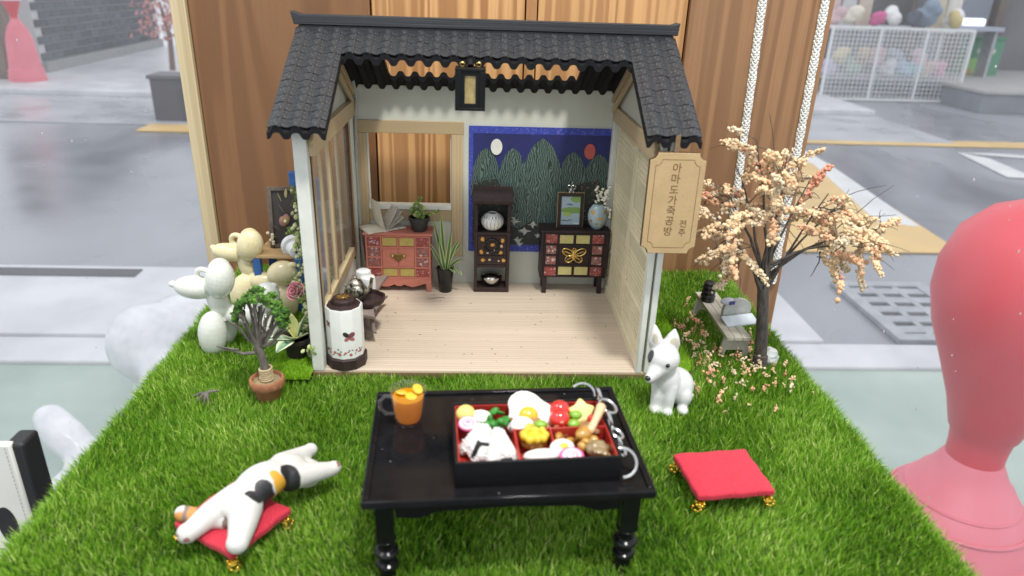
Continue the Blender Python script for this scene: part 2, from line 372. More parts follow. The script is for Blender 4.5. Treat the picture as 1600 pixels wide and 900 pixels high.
# planter box and red shrub
pb = thing('planter_box', 'dark square planter box standing at the roadside', 'planter', (-206, 467, G+.9))
b = B().prism([(-11.5, -8), (11.5, -8), (11.5, 12), (-11.5, 12)], 0, 27); ob('body', b, mat('planter_dark', (.075, .065, .08), rough=.5, scale=.1), pb, bev=.6)
ob('rim', B().box(-12.8, 12.8, -9.3, 13.3, 27, 29.5), mat('planter_rim', (.11, .10, .115), rough=.5), pb, bev=.5)
sh = thing('red_shrub', 'pink red leafed shrub growing before the dark brick wall', 'shrub', (-300, 700, G+5))
ob('stem', B().tube([(0, 0, 0), (2, 0, 30), (-3, 0, 62)], [3, 2.4, 1], 6), mat('shrub_bark', (.2, .12, .1), rough=.8), sh)
b = B()
for k in range(420):
    p = Vector((rnd.gauss(0, 13), rnd.gauss(0, 10), rnd.uniform(28, 100))); q = Euler((rnd.uniform(0, 6), rnd.uniform(0, 6), rnd.uniform(0, 6))).to_matrix()
    n0 = len(b.v); b.add([q @ Vector(c)+p for c in ((-3, 0, 0), (0, -1.6, .5), (3, 0, 0), (0, 1.6, .5))], [(0, 1, 2, 3)])
tag(ob('foliage', b, mat('red_leaf', (.62, .30, .28), (.5, .18, .18), rough=.6, scale=.1), sh, smooth=False), kind='stuff')
# tapered red road posts
M_RED = mat('red_plastic', (.66, .045, .065), (.58, .03, .045), rough=.42, scale=.08, roughvar=.06)
M_REDB = mat('red_plastic_pane_glare', (.72, .19, .24), (.66, .15, .19), rough=.5, scale=.08)  # paler pink carries the milky light reflected by the pane, as colour
def road_post(loc, label, s=1.0, shape=None):
    t = thing('road_post', label, 'bollard', loc, group='red road posts')
    ob('base', B().lathe([(14, 0), (14, 4), (13.3, 4.5), (13, 9), (12.2, 9.6), (9.6, 33), (6.4, 41.5), (5.7, 42), (4.6, 44), (4.1, 44.4), (3.3, 46), (2.7, 47.2)], 72), M_REDB, t)
    ob('head', B().lathe([(2.75, 46.5), (2.8, 48.5), (3.0, 50), (3.3, 50.4), (4.2, 53.5), (5.8, 57.5), (7.5, 61.5), (8.4, 65), (8.4, 68), (7.4, 71.3), (5.3, 73.6), (2.6, 74.8), (0, 75.2)], 72), M_RED, t)
    for r_, z_ in ((5.5, 42.3), (6.9, 40.6), (7.9, 37.4)): ob('rib', B().torus((0, 0, z_), r_, .22, n=72, m=6), M_REDB, t)
    b = B().lathe([(7.9, 60.2), (8.1, 60.4), (8.75, 64.5), (8.7, 67), (8.4, 67.2)], 32); return t, b
t, b = road_post((53, 30.5, G+.8), 'large red bollard with bulbous head close behind the right pane')
t, b = road_post((-381, 603, G+5), 'small distant red bollard with white band by the brick wall')
ob('reflective_band', b, mat('white_band', (.85, .85, .85), rough=.3), t)
t.scale = (1.0, 1.0, 1.04)
# right side of the street: shop base, posts, rack of goods, green box
M_BLD = mat('grey_render', (.24, .26, .29), (.19, .2, .23), rough=.6, scale=.05)
sb = thing('shop_plinth', 'long grey stone shop plinth behind the mesh rack', 'plinth', (560, 700, G))
ob('block', B().box(-118, 300, -110, 150, 0, 17), M_BLD, sb, bev=.5)
ob('top_slab', B().box(-120, 300, -113, 150, 17, 20), mat('plinth_top', (.42, .41, .40), rough=.5, scale=.05), sb, bev=.4)
shp = thing('storefront', 'brown timber shop front with dim window behind the white rack', 'shop front', (500, 760, G+20))
M_BROWN = mat('brown_timber', (.15, .10, .085), (.1, .07, .06), rough=.5, scale=.05)
ob('wall', B().box(-230, 200, 20, 30, -20, 160), mat('shop_dark', (.17, .16, .17), (.10, .10, .11), rough=.6, scale=.02), shp)
ob('window_pane', B().box(-35, 38, -10, -8, 40, 150), mat('dim_pane', (.2, .22, .28), rough=.1), shp)
for x in (-45, -41, 42): ob('post', B().box(x, x+9, -16, -4, 0, 160), M_BROWN, shp, bev=.5)
ob('panel', B().box(-36, 42, -13, -5, 0, 38), M_BROWN, shp, bev=.5)
gb = thing('green_crate', 'green printed carton standing against the brown shop front', 'carton', (520, 728, G+20))
ob('carton', B().box(-14, 22, -8, 8, 0, 34), patches('green_print', (.06, .26, .14), [((-6, -8, 9), (12, 9, 8), (.25, .5, .12)), ((5, -8, 24), (10, 9, 4), (.6, .66, .6)), ((-9, -8, 3), (5, 9, 3), (.5, .3, .1))], warp=8, bump=0), gb, bev=.4)
ob('lid', B().box(-14.6, 22.6, -8.6, 8.6, 34.2, 38), mat('green_lid', (.05, .22, .12), rough=.5), gb, bev=.4)
rk = thing('mesh_rack', 'white wire mesh display rack full of wrapped goods on the kerb', 'rack', (390, 648, G))
M_WIRE = mat('white_wire', (.78, .8, .8), rough=.4)
b = B()
for x in (-66, -20, 24, 68):
    b.bar((x, 0, 2), (x, 0, 66), 2.2, 2.2)
for z in (2, 66): b.bar((-66, 0, z), (68, 0, z), 2.4, 2.4)
for x in (-66, 68):
    b.bar((x, 48, 2), (x, 48, 66), 2, 2)
    for z in (2, 66): b.bar((x, 0, z), (x, 48, z), 2, 2)
for z in (2, 66): b.bar((-66, 48, z), (68, 48, z), 2, 2)
ob('frame', b, M_WIRE, rk)
wm = mesh_of('wire', B().bar((0, 0, 2), (0, 0, 66), .55, .55), M_WIRE, smooth=False)
hm = mesh_of('wire', B().bar((-66, 0, 0), (68, 0, 0), .55, .55), M_WIRE, smooth=False)
for k in range(32): link('wire', wm, rk, (-62+k*4.1, -.4, 0))
for k in range(16): link('wire', hm, rk, (0, -.7, 5+k*3.9))
for x in (-60, 62): ob('foot', B().box(x-3, x+3, -2, 6, -.0, 2), M_WIRE, rk)
ob('shelf', B().box(-66, 68, 2, 47, 20, 21), mat('grey_shelf', (.45, .46, .48), rough=.5), rk)
ob('plastic_sheet', B().add([(-66+134*i/24, -2.2+.9*math.sin(i*1.7), z+1.2*math.sin(i*2.3+z)) for z in (16, 40, 64) for i in range(25)], [(r_*25+i, r_*25+i+1, (r_+1)*25+i+1, (r_+1)*25+i) for r_ in (0, 1) for i in range(24)]), glassy('cloudy_film', haze=.2, refl=.5, rough=.2, dust=.1), rk)
goods = [((-44, 20, 42), 'pale yellow', (.7, .6, .3)), ((-30, 22, 32), 'sage green', (.35, .5, .4)), ((-10, 20, 44), 'dusty rose', (.65, .35, .4)), ((2, 18, 29), 'white', (.8, .8, .82)), ((20, 20, 36), 'sky blue', (.45, .6, .8)),
         ((34, 22, 47), 'light pink', (.8, .5, .58)), ((44, 18, 30), 'peach', (.75, .52, .45)), ((54, 20, 40), 'hot pink', (.8, .3, .5)), ((-54, 18, 30), 'lilac', (.55, .5, .7)), ((30, 18, 26), 'turquoise', (.35, .65, .7)), ((-22, 20, 48), 'tan', (.55, .4, .25)), ((8, 22, 50), 'grey blue', (.4, .45, .55))]
def bundle(c, col, label, s=8.5, floor=21.0):
    b = B()
    for k in range(4): b.ell((rnd.uniform(-.4, .4)*s, rnd.uniform(-.4, .4)*s, s*(.55+.28*k)), (s*rnd.uniform(.6, .95), s*rnd.uniform(.5, .8), s*rnd.uniform(.45, .7)), 10, 7, (rnd.uniform(-.4, .4), 0, rnd.uniform(0, 3)))
    o = blob('wrapped_bundle', b, mat('cloth_'+label.replace(' ', '_'), col, rough=.8, scale=.15), voxel=1.2, it=3)
    o.location = c; return o
for c, n_, col in goods:
    o = bundle((390+c[0], 648+c[1], G+21.2 if c[2] < 41 else G+30), col, n_, 8.5 if c[2] < 41 else 9.5)
    tag(o, n_+' wrapped bundle lying inside the white mesh rack', 'goods bundle', 'wrapped goods in the mesh rack')
tops = [((330, 660), 'pale rose', (.6, .42, .44), 8), ((350, 672), 'cream', (.75, .7, .6), 9), ((372, 664), 'magenta', (.6, .1, .28), 7), ((392, 676), 'white', (.8, .8, .8), 9), ((404, 662), 'dark navy', (.05, .06, .1), 8), ((424, 668), 'slate blue', (.2, .27, .36), 13), ((446, 664), 'mustard', (.6, .48, .2), 8), ((455, 678), 'off white', (.78, .77, .8), 9)]
for (x, y), n_, col, s in tops:
    o = bundle((x, y, G+67.2), col, 'top_'+n_, s)
    tag(o, n_+' heap of goods piled on top of the mesh rack', 'goods bundle', 'goods piled on the rack top')
for k, (x, n_, col) in enumerate(((312, 'dusty pink', (.62, .42, .44)), (326, 'cream', (.7, .66, .58)), (341, 'pale rose', (.68, .52, .54)), (357, 'light grey', (.6, .6, .62)), (373, 'beige', (.6, .5, .4)), (431, 'charcoal', (.08, .08, .1)), (447, 'sand', (.6, .52, .36)), (462, 'ivory', (.72, .7, .62)))):
    g_ = thing('hanging_garment', n_+' garment hanging over the far side of the mesh rack', 'garment', (x, 694, G+62), group='garments hanging behind the rack')
    b = B(); vs = []; n = 12
    for z_ in (0, 18, 34, 44, 50):
        wd_ = {0: 7.4, 18: 7, 34: 6.8, 44: 7.6, 50: 2.4}[z_]
        vs += [(wd_*math.cos(2*PI*i/n)*(1+.05*math.sin(5*i+k)), 2.2*math.sin(2*PI*i/n)+.7*math.sin(i*2.3+z_), z_) for i in range(n)]
    ob('cloth', b.add(vs, [(r_*n+i, r_*n+(i+1) % n, (r_+1)*n+(i+1) % n, (r_+1)*n+i) for r_ in range(4) for i in range(n)]), mat('garment_'+n_.replace(' ', '_'), col, rough=.85, scale=.2), g_)
    ob('hook', B().tube([(0, 0, 50), (0, 0, 56), (1.5, 0, 58)], .35, 5), M_STEEL, g_)
tag(ob('hanging_rail', B().tube([(300, 694, G+119.5), (470, 694, G+119.5)], .9, 8), M_STEEL), 'steel rail carrying the garments behind the mesh rack', 'rail')
tl_ = thing('shop_table', 'low grey counter behind the mesh rack carrying a lit screen', 'counter', (480, 705, G+20))
ob('top', B().box(-30, 40, -10, 14, 44, 48), mat('counter_grey', (.4, .43, .52), rough=.4), tl_, bev=.4)
for x in (-26, 34): ob('leg', B().box(x, x+3, -6, 10, 0, 44), M_STEEL, tl_)
sc_ = thing('light_strip', 'bright bluish white light strip on the shop counter', 'light', (476, 700, G+68.2))
m, nt, N, L, p = nodes('cool_glow'); p.inputs['Emission Color'].default_value = (.75, .82, 1, 1); p.inputs['Emission Strength'].default_value = 1.6
ob('tube', B().box(-16, 24, -2, 2, 1, 7), m, sc_, bev=.5); ob('holder', B().box(-17, 25, 2.2, 5, 0, 8), M_STEEL, sc_)
# pale balloon animal sculpture standing outside the left pane
ws = thing('balloon_sculpture', 'large blurred white balloon animal sculpture on the ground outside the left pane', 'sculpture', (-76, 108, G+1))
M_WS = mat('white_sculpture', (.76, .76, .78), (.64, .64, .67), rough=.35, scale=.35, coat=.2)
sc_o = (76, -108, 75-1)
w3 = lambda *p: (p[0]+sc_o[0], p[1]+sc_o[1], p[2]+sc_o[2])
b = B().ell(w3(-74.2, 115.6, -59.7), (9.2, 9, 9.2), 24, 16).ell(w3(-69.0, 122.3, -58.2), (9, 8, 7.2), 20, 14)
b.tube([w3(-70, 110, -62), w3(-65.8, 102.9, -63.5), w3(-63, 96, -65)], [4.6, 5.4, 5.6], 18, round_=True)
b.tube([w3(-63, 95, -65.2), w3(-64.2, 88, -66.6), w3(-67.5, 79, -68.6)], [5.8, 6.2, 4.8], 20, round_=True)
b.tube([w3(-77.8, 82.2, -57.8), w3(-74.5, 80.5, -60.6), w3(-70.6, 79.2, -64)], [3.0, 3.5, 2.8], 18, round_=True)
b.tube([w3(-69, 79, -65), w3(-70.7, 72.5, -66), w3(-71.9, 65.8, -68)], [3.2, 3.8, 3.4], 18, round_=True)
b.ell(w3(-73, 113, -69.5), (5.2, 5, 4.6)); b.ell(w3(-66, 90, -71), (4.6, 4.6, 3.6)); b.ell(w3(-71, 70, -71.5), (4, 4, 3))
blob('body', b, M_WS, ws, voxel=1.2, it=4)

# ------------------------------------------------------------------ window: timber, panes, ropes
M_ORW = contour_wood('ridged_pine', (.64, .36, .15), (.35, .16, .055), 9, .6, .017, .5, .45, .32)
M_BRW = contour_wood('brown_pine', (.33, .175, .080), (.215, .105, .045), 8, .45, .016, .45, .3, .45)
M_BRW2 = contour_wood('shaded_pine', (.235, .112, .044), (.165, .074, .028), 5, .35, .06, .42, .12, .3)  # differing shade on the left and right planks put into their browns
pw = thing('timber_pillar', 'wide pillar of orange and brown pine planks behind the miniature house', 'pillar', (1.5, 15, -75))
for x0, x1, m_, dy in ((-16.95, -6.68, M_BRW2, 0), (-6.6, 2.28, M_ORW, .12), (2.36, 2.98, M_ORW, .05), (3.06, 11.84, M_ORW, .1), (11.92, 20.4, M_BRW, -.25)):
    ob('plank', B().box(x0-1.5, x1-1.5, -.6+dy, 3, 0, 118), m_, pw, bev=.06)
ob('glazing_bead', B().box(-19.35, -18.5, -.9, 1.2, 0, 118), wood('cream_bead', (.56, .46, .28), (.48, .38, .22), 'z', .4, .5, .1), pw, bev=.06)
ob('backing', B().box(-18.3, 18.8, 3.05, 3.6, 0, 118), M_BRW2, pw)
M_GLASS = glassy('street_glass', (1, 1, 1), .055, (.9, .94, .97), .03, .22, dust=.06)
for x0, x1, lb in ((-120, -17.9, 'left'), (18.9+1.5, 130, 'right')):
    t = thing('window_pane', 'large slightly misted shop window pane to the %s of the pillar' % lb, 'window pane', ((x0+x1)/2, 15.5, -75))
    h = (x1-x0)/2; ob('glass', B().box(-h, h, -.2, .2, 2, 118), M_GLASS, t, smooth=False)
    ob('sill', B().box(-h, h, -1.2, 1.2, .8, 2), mat('sill_grey', (.3, .3, .3), rough=.5), t)
    if lb == 'left': ob('edge_seal', B().box(h-.25, h-.02, -.5, .5, 2, 118), mat('clear_edge', (.75, .78, .76), rough=.15), t)
# raindrops and specks on the outer face of the right pane
b = B()
for k in range(70):
    x, z = rnd.uniform(22, 60), rnd.uniform(-22, 18)
    r_ = rnd.uniform(.03, .085); b.ell((x, 15.72, z), (r_, .03, r_*rnd.uniform(1, 1.8)), 7, 5)
for k in range(40):
    x, z = rnd.uniform(-60, -18.5), rnd.uniform(-30, 18); r_ = rnd.uniform(.03, .07); b.ell((x, 15.72, z), (r_, .03, r_), 7, 5)
tag(ob('raindrops', b, mat('water_drop', (.9, .9, .92), rough=.05, trans=.6, ior=1.33)), 'tiny raindrops on the outside of the glass', kind='stuff')
M_ROPE = mat('white_braid', (.80, .80, .76), (.66, .66, .62), rough=.7, scale=3, bump=.4, bscale=14)
for (x0, z0, x1, z1), lb in (((16.48, -.3, 16.03, 17.4), 'hanging behind the pink tree down to the turf'), ((19.82, -.6, 19.75, 17.5), 'hanging along the right edge of the pillar')):
    t = thing('braided_rope', 'white braided cord '+lb, 'rope', (x0, 14.0, z0), group='white braided cords')
    L_ = 19.5; b = B(); dx = (x1-x0)/(z1-z0)
    b.tube([(0, 0, 0), (dx*L_, 0, L_)], .13, 8)
    for hand in (1, -1):
        for k in range(4):
            pts = []; n = 150
            for i in range(n+1):
                z = L_*i/n; a = hand*(2*PI*z/1.15)+k*PI/2; rr = .17+.035*math.cos(2*(a*hand)*2+hand*PI/2)
                pts.append((dx*z+rr*math.cos(a), rr*math.sin(a), z))
            b.tube(pts, .068, 5)
    ob('braid', b, M_ROPE, t)

# ------------------------------------------------------------------ display board and turf
M_SOIL = mat('turf_backing', (.028, .055, .014), (.016, .034, .008), rough=.9, scale=3)
struct('turf_board', B().box(-15.25, 15.9, -16.6, 13.9, -2.2, 0), M_SOIL, smooth=False)
struct('display_cabinet', B().box(-14.2, 15, -16, 13.5, -74, -2.25), mat('cabinet_grey', (.3, .3, .3), rough=.6), smooth=False)
def turf_mat(name, stops, rough=.36):
    m, nt, N, L, p = nodes(name)
    at = N.new('ShaderNodeAttribute'); at.attribute_name = 'tint'
    c = ramp(nt, at.outputs['Fac'], stops)
    L.new(c, p.inputs['Base Color']); p.inputs['Roughness'].default_value = rough; p.inputs['Specular IOR Level'].default_value = .45
    tr = N.new('ShaderNodeBsdfTranslucent'); L.new(c, tr.inputs[0]); mx = N.new('ShaderNodeMixShader'); mx.inputs[0].default_value = .3
    L.new(p.outputs[0], mx.inputs[1]); L.new(tr.outputs[0], mx.inputs[2]); L.new(mx.outputs[0], N['Material Output'].inputs[0])
    return m
def turf(name, xs, ys, n, Lr, wdt, m, seed, z0=0.0, lean=.42, keep=None, lean_bias=(0, 0)):
    g = np.random.default_rng(seed)
    x = g.uniform(*xs, n); y = g.uniform(*ys, n)
    if keep is not None:
        k = keep(x, y); x, y = x[k], y[k]; n = len(x)
    L_ = g.uniform(Lr[0], Lr[1], n)*(1+.15*np.sin(x*1.3+np.cos(y*.9)*2))
    a = g.uniform(0, 2*PI, n); q = np.abs(g.normal(0, lean, n))
    swx = lean_bias[0]+.14*np.sin(x*.55+y*.4)+.12*np.sin(y*1.7); swy = lean_bias[1]+.14*np.cos(x*.7-y*.5)
    dx = np.cos(a)*q+swx; dy = np.sin(a)*q+swy
    nrm = np.sqrt(1+dx*dx+dy*dy); dx, dy, dz = dx/nrm, dy/nrm, 1/nrm
    w_ = wdt*g.uniform(.7, 1.3, n); fa = g.uniform(0, 2*PI, n); ux, uy = np.cos(fa)*w_/2, np.sin(fa)*w_/2
    cx, cy = g.normal(0, .16, n)*L_, g.normal(0, .16, n)*L_
    V = np.zeros((n, 5, 3)); Z = np.full(n, z0)
    mx_, my_, mz_ = x+dx*L_*.5, y+dy*L_*.5, Z+dz*L_*.55
    V[:, 0] = np.stack([x-ux, y-uy, Z], 1); V[:, 1] = np.stack([x+ux, y+uy, Z], 1)
    V[:, 2] = np.stack([mx_-ux*.8, my_-uy*.8, mz_], 1); V[:, 3] = np.stack([mx_+ux*.8, my_+uy*.8, mz_], 1)
    V[:, 4] = np.stack([x+dx*L_+cx, y+dy*L_+cy, Z+dz*L_], 1)
    me = bpy.data.meshes.new(name); me.vertices.add(n*5); me.vertices.foreach_set('co', V.reshape(-1))
    i = np.arange(n)*5; F = np.stack([i, i+1, i+3, i+2, i+2, i+3, i+4], 1).reshape(-1)
    me.loops.add(n*7); me.loops.foreach_set('vertex_index', F.astype(np.int32))
    st = np.stack([np.arange(n)*7, np.arange(n)*7+4], 1).reshape(-1)
    me.polygons.add(n*2); me.polygons.foreach_set('loop_start', st.astype(np.int32))
    me.polygons.foreach_set('use_smooth', np.ones(n*2, bool))
    at = me.attributes.new('tint', 'FLOAT', 'POINT')
    tv = np.clip(g.normal(.5, .22, n)+.10*np.sin(x*.8)*np.cos(y*.6), 0, 1); at.data.foreach_set('value', np.repeat(tv, 5).astype(np.float32))
    me.update(); me.validate(); me.materials.append(m)
    o = link(name, me); return tag(o, kind='stuff')
GRASS = [(0, (.024, .085, .005)), (.35, (.125, .31, .018)), (.7, (.33, .58, .052)), (1, (.76, .86, .30))]
M_TURF = turf_mat('turf_fibre', GRASS)
inhouse = lambda x, y: ~((x > -8.12) & (x < 8.12) & (y > -.1) & (y < 11.6)) & ~((x < -8) & (x > -9.7) & (y > -.7) & (y < 2.55)) & ~((x > 8) & (x < 10.3-.05*np.clip(y-4, 0, 9)) & (y > -.2) & (y < 7.5))
turf('grass', (-15.3, 15.95), (-16.65, 13.85), 335000, (.22, .52), .037, M_TURF, 3, keep=inhouse, lean=.30)
o = turf('grass', (-15.5, -15.2), (-16.6, 13.8), 7000, (.35, .7), .04, M_TURF, 4, z0=-.25, lean_bias=(-.5, 0))
o = turf('grass', (15.85, 16.15), (-16.6, 13.8), 7000, (.35, .7), .04, M_TURF, 5, z0=-.25, lean_bias=(.5, 0))
# ------------------------------------------------------------------ the miniature tile roofed house
M_WP = mat('white_paint', (.70, .71, .66), (.62, .64, .58), rough=.55, scale=1.2, bump=.25, bscale=9, bdist=.02)
M_WALL = mat('pale_plaster', (.60, .62, .545), (.54, .56, .49), rough=.6, scale=.5, bump=.08, bscale=6)
M_BEI = wood('beige_timber', (.50, .385, .225), (.45, .34, .195), 'z', 1.6, .5, .12, 2, .18, rv=.07)
M_BEIX = wood('beige_timber_across', (.50, .385, .225), (.45, .34, .195), 'x', 1.6, .5, .12, 2, .18, rv=.07)
M_BEIY = wood('beige_timber_deep', (.52, .41, .25), (.46, .36, .21), 'y', 1.6, .5, .12, 2, .18, rv=.07)
M_BURN = mat('burnt_edge', (.11, .055, .025), (.05, .025, .012), rough=.8, scale=5, stretch=(1, 1, .5))
M_FLOOR = wood('pale_floor', (.64, .535, .425), (.565, .465, .36), 'x', 1.5, .6, .15, 2.5, .38, rv=.05)
M_EDGE = wood('raw_board_edge', (.26, .18, .095), (.2, .13, .065), 'x', 2, .8, .3, 2, .5)
hs = thing('miniature_house', 'open fronted miniature house with black tiled roof and pale wooden floor', 'dollhouse', (0, 5.5, 0))
W = dict(world=True)
def hp(name, b, m, par=None, bev=.02, **k):
    return ob(name, b, m, par or hs, bev=bev, world=True, **k)
ROOTM_child = {}
def sub(name, b, m, parent, bev=.015, **k):   # sub-part whose parent sits at the house root's origin
    Mi = ROOTM[hs.name].inverted(); b.v = [tuple(Mi @ Vector(p)) for p in b.v]
    return ob(name, b, m, parent, bev=bev, **k)
base = hp('base_board', B().box(-8.05, 8.05, -.04, 11.4, .02, .34), M_EDGE)
fl = hp('floor', B().box(-7.95, 7.95, 0, 11.3, .342, .385), M_FLOOR, bev=0)
y = .0; k = 0
while y < 10.85:
    wd_ = .262; z = .425+rnd.uniform(-.004, .004)
    sub('plank', B().box(-7.9+rnd.uniform(-.02, .02), 7.75, y+.008, min(y+wd_-.004, 10.9), .387, z), M_FLOOR, fl, bev=.006, seg=1)
    y += wd_; k += 1
# back wall with its window opening
wx0, wx1, wz0, wz1 = -6.68, -1.86, 5.42, 9.6
b = B()
for q in ((-7.9, wx0, 0.39, 12.2), (wx1, 7.9, 0.39, 12.2), (wx0, wx1, 0.39, wz0), (wx0, wx1, wz1, 12.2)): b.box(q[0], q[1], 10.95, 11.25, q[2], q[3])
bw = hp('back_wall', b, M_WALL, bev=0, smooth=False)
wf = hp('window_frame', B().box(-7.36, -1.16, 10.78, 10.94, 9.6, 10.3), M_BEIX)
sub('window_stile', B().box(-7.22, -6.7, 10.79, 10.94, 2.2, 9.59), M_BEI, wf)
sub('window_stile', B().box(-1.86, -1.2, 10.79, 10.94, 2.2, 9.59), M_BEI, wf)
sub('window_sill', B().box(-6.69, -1.87, 10.8, 10.94, 4.42, 5.12), M_BEIX, wf)
sub('sill_ledge', B().box(-6.69, -1.87, 10.72, 11.2, 5.14, 5.40), M_WP, wf)
for x in (-6.66, -1.93): sub('reveal', B().box(x, x+.05, 10.95, 11.25, 5.42, 9.6), M_WP, wf, bev=0)
# left wall: white post, burnt edges, sliding window
lw = hp('left_wall', B().box(-7.8, -7.52, .55, 10.9, .4, 2.62), M_WP)
sub('corner_post', B().box(-8.02, -7.46, -.02, .5, .4, 11.9), M_WP, lw, bev=.03)
sub('corner_post', B().box(-7.6, -7.34, 10.5, 10.9, .4, 11.4), M_WALL, lw, bev=.03)
for y0 in (.56, 9.55): sub('burnt_strip', B().box(-7.72, -7.44, y0, y0+.13, 2.4, 10.6), M_BURN, lw, bev=0)
for y0, y1, xa, xb in ((.7, 1.15, -7.74, -7.46), (9.7, 10.25, -7.74, -7.46), (4.55, 4.95, -7.66, -7.5), (5.05, 5.5, -7.8, -7.67), (2.7, 2.95, -7.66, -7.52), (7.4, 7.65, -7.8, -7.68)):
    sub('window_stile', B().box(xa, xb, y0, y1, 2.64, 10.6), M_BEI, lw)
sub('window_rail', B().box(-7.76, -7.44, .7, 10.25, 2.63, 3.15), M_BEIY, lw)
sub('top_beam', B().box(-7.86, -7.2, .3, 10.9, 10.6, 11.45), M_BEIY, lw)
M_ACR = glassy('acrylic', (.95, .96, .94), .10, (.8, .78, .7), .05, 1.0)
sub('glass_pane', B().box(-7.6, -7.57, 1.16, 9.68, 3.16, 10.58), M_ACR, lw, bev=0, smooth=False)
# right wall: two white posts, lattice screen
M_LATT = mat('cream_card', (.74, .68, .49), (.68, .62, .44), rough=.6, scale=1)
M_LATB = mat('lattice_backing', (.17, .145, .085), (.15, .125, .07), rough=.7, scale=1)
rw = hp('right_wall', B().box(7.72, 7.8, .45, 10.5, .4, 10.6), M_LATB, bev=0)
sub('corner_post', B().box(7.46, 7.72, -.02, .42, .4, 11.9), M_WP, rw, bev=.02)
sub('corner_post', B().box(7.84, 8.12, -.02, .42, .4, 11.9), M_WP, rw, bev=.02)
sub('corner_post', B().box(7.3, 7.72, 10.4, 10.92, .4, 10.6), M_WP, rw, bev=.03)
sub('top_beam', B().box(7.3, 7.86, .3, 10.9, 10.6, 11.45), M_BEIY, rw)
sub('skirting', B().box(7.5, 7.71, .45, 10.39, .4, .95), M_LATT, rw)
for y0, y1 in ((.6, 5.15), (5.3, 10.2)):
    for ya in (y0, y1-.3): sub('screen_stile', B().box(7.58, 7.71, ya, ya+.3, .96, 10.58), M_LATT, rw)
    for za, zb in ((.96, 1.5), (3.1, 3.3), (6.0, 6.2), (10.3, 10.58)): sub('screen_rail', B().box(7.59, 7.71, y0+.31, y1-.31, za, zb), M_LATT, rw)
    b = B(); n = 15
    for k in range(1, n):
        y = y0+.3+(y1-y0-.6)*k/n; b.box(7.63, 7.70, y-.055, y+.055, 1.5, 10.3)
    for za, zb in ((1.6, 3.05), (3.4, 5.2), (6.3, 7.2), (8.9, 10.2)):
        z = za
        while z < zb: b.box(7.64, 7.71, y0+.3, y1-.3, z, z+.11); z += .27
    tag(sub('lattice', b, M_LATT, rw, bev=0, smooth=False), kind='stuff')
for xa in (-7.8, 7.5): hp('gable', B().prism([(.2, 11.46), (10.9, 11.46), (10.9, 11.75), (5.4, 14.7), (.2, 11.9)], xa, xa+.3, 'x'), M_WALL, bev=0, smooth=False)
for x in (-7.25, 7.25):
    for dz, sx in ((0, .25), (-.55, .12)):
        hp('rafter', B().bar((x, .1, 11.72+dz), (x, 5.4, 14.68+dz), sx, .3), M_BEIY, bev=.01)
        hp('rafter', B().bar((x, 10.7, 11.72+dz), (x, 5.4, 14.68+dz), sx, .3), M_BEIY, bev=.01)
# roof
M_TILE = mat('black_roof', (.026, .028, .032), (.013, .015, .018), rough=.5, scale=2.2, bump=.6, bscale=11, bdist=.03, speck=((.30, .31, .32), .35, 16), spec=.55)
M_RIDGE = wood('black_ridge', (.024, .027, .032), (.013, .015, .018), 'x', 3, .55, .7, 2, .5)
SL = 3.4/6.1; WAV = .768
def wave(x): return .135*math.tanh(1.7*math.cos(2*PI*(x+8.37)/WAV))/math.tanh(1.7)
def ztop(y): return 15.45-SL*abs(y-5.4)+SL*.2
def sheet(x0, x1, ya, yb, thick=.36):
    b = B(); n = max(4, int(round((x1-x0)/WAV*16))); vs = []
    for y in (ya, yb):
        for i in range(n+1):
            x = x0+(x1-x0)*i/n; vs += [(x, y, ztop(y)+wave(x)-.095), (x, y, ztop(y)+wave(x)-thick)]
    m_ = 2*(n+1); fs = []
    for i in range(n):
        a = 2*i; fs += [(a, a+2, m_+a+2, m_+a), (a+1, m_+a+1, m_+a+3, a+3), (a, a+1, a+3, a+2), (m_+a, m_+a+2, m_+a+3, m_+a+1)]
    fs += [(0, m_, m_+1, 1), (2*n, 2*n+1, m_+2*n+1, m_+2*n)]
    if ya > yb: fs = [tuple(reversed(f)) for f in fs]
    return b.add(vs, fs)
XL, XR, CL, CR, YE, YC = -8.75, 8.88, -6.44, 6.59, -.92, 3.5
b = sheet(XL, CL, YE, YC); b2 = sheet(CR, XR, YE, YC); b3 = sheet(XL, XR, YC, 5.5)
for q in (b2, b3): b.add(q.v, q.f)
for q in (sheet(XL, XR, 6.3, 5.3), sheet(XL, -5.15, 9.9, 6.3), sheet(4.95, XR, 9.9, 6.3), sheet(XL, XR, 11.75, 9.9)): b.add(q.v, q.f)
M_RBLK = mat('roof_sheet_shade_black', (.010, .010, .012), (.007, .007, .008), rough=.6, scale=3, spec=.2, bump=.1)  # darker than the tiles: shade of underside and edges put into the colour
rf = hp('roof', b, M_RBLK, bev=0, ang=50)
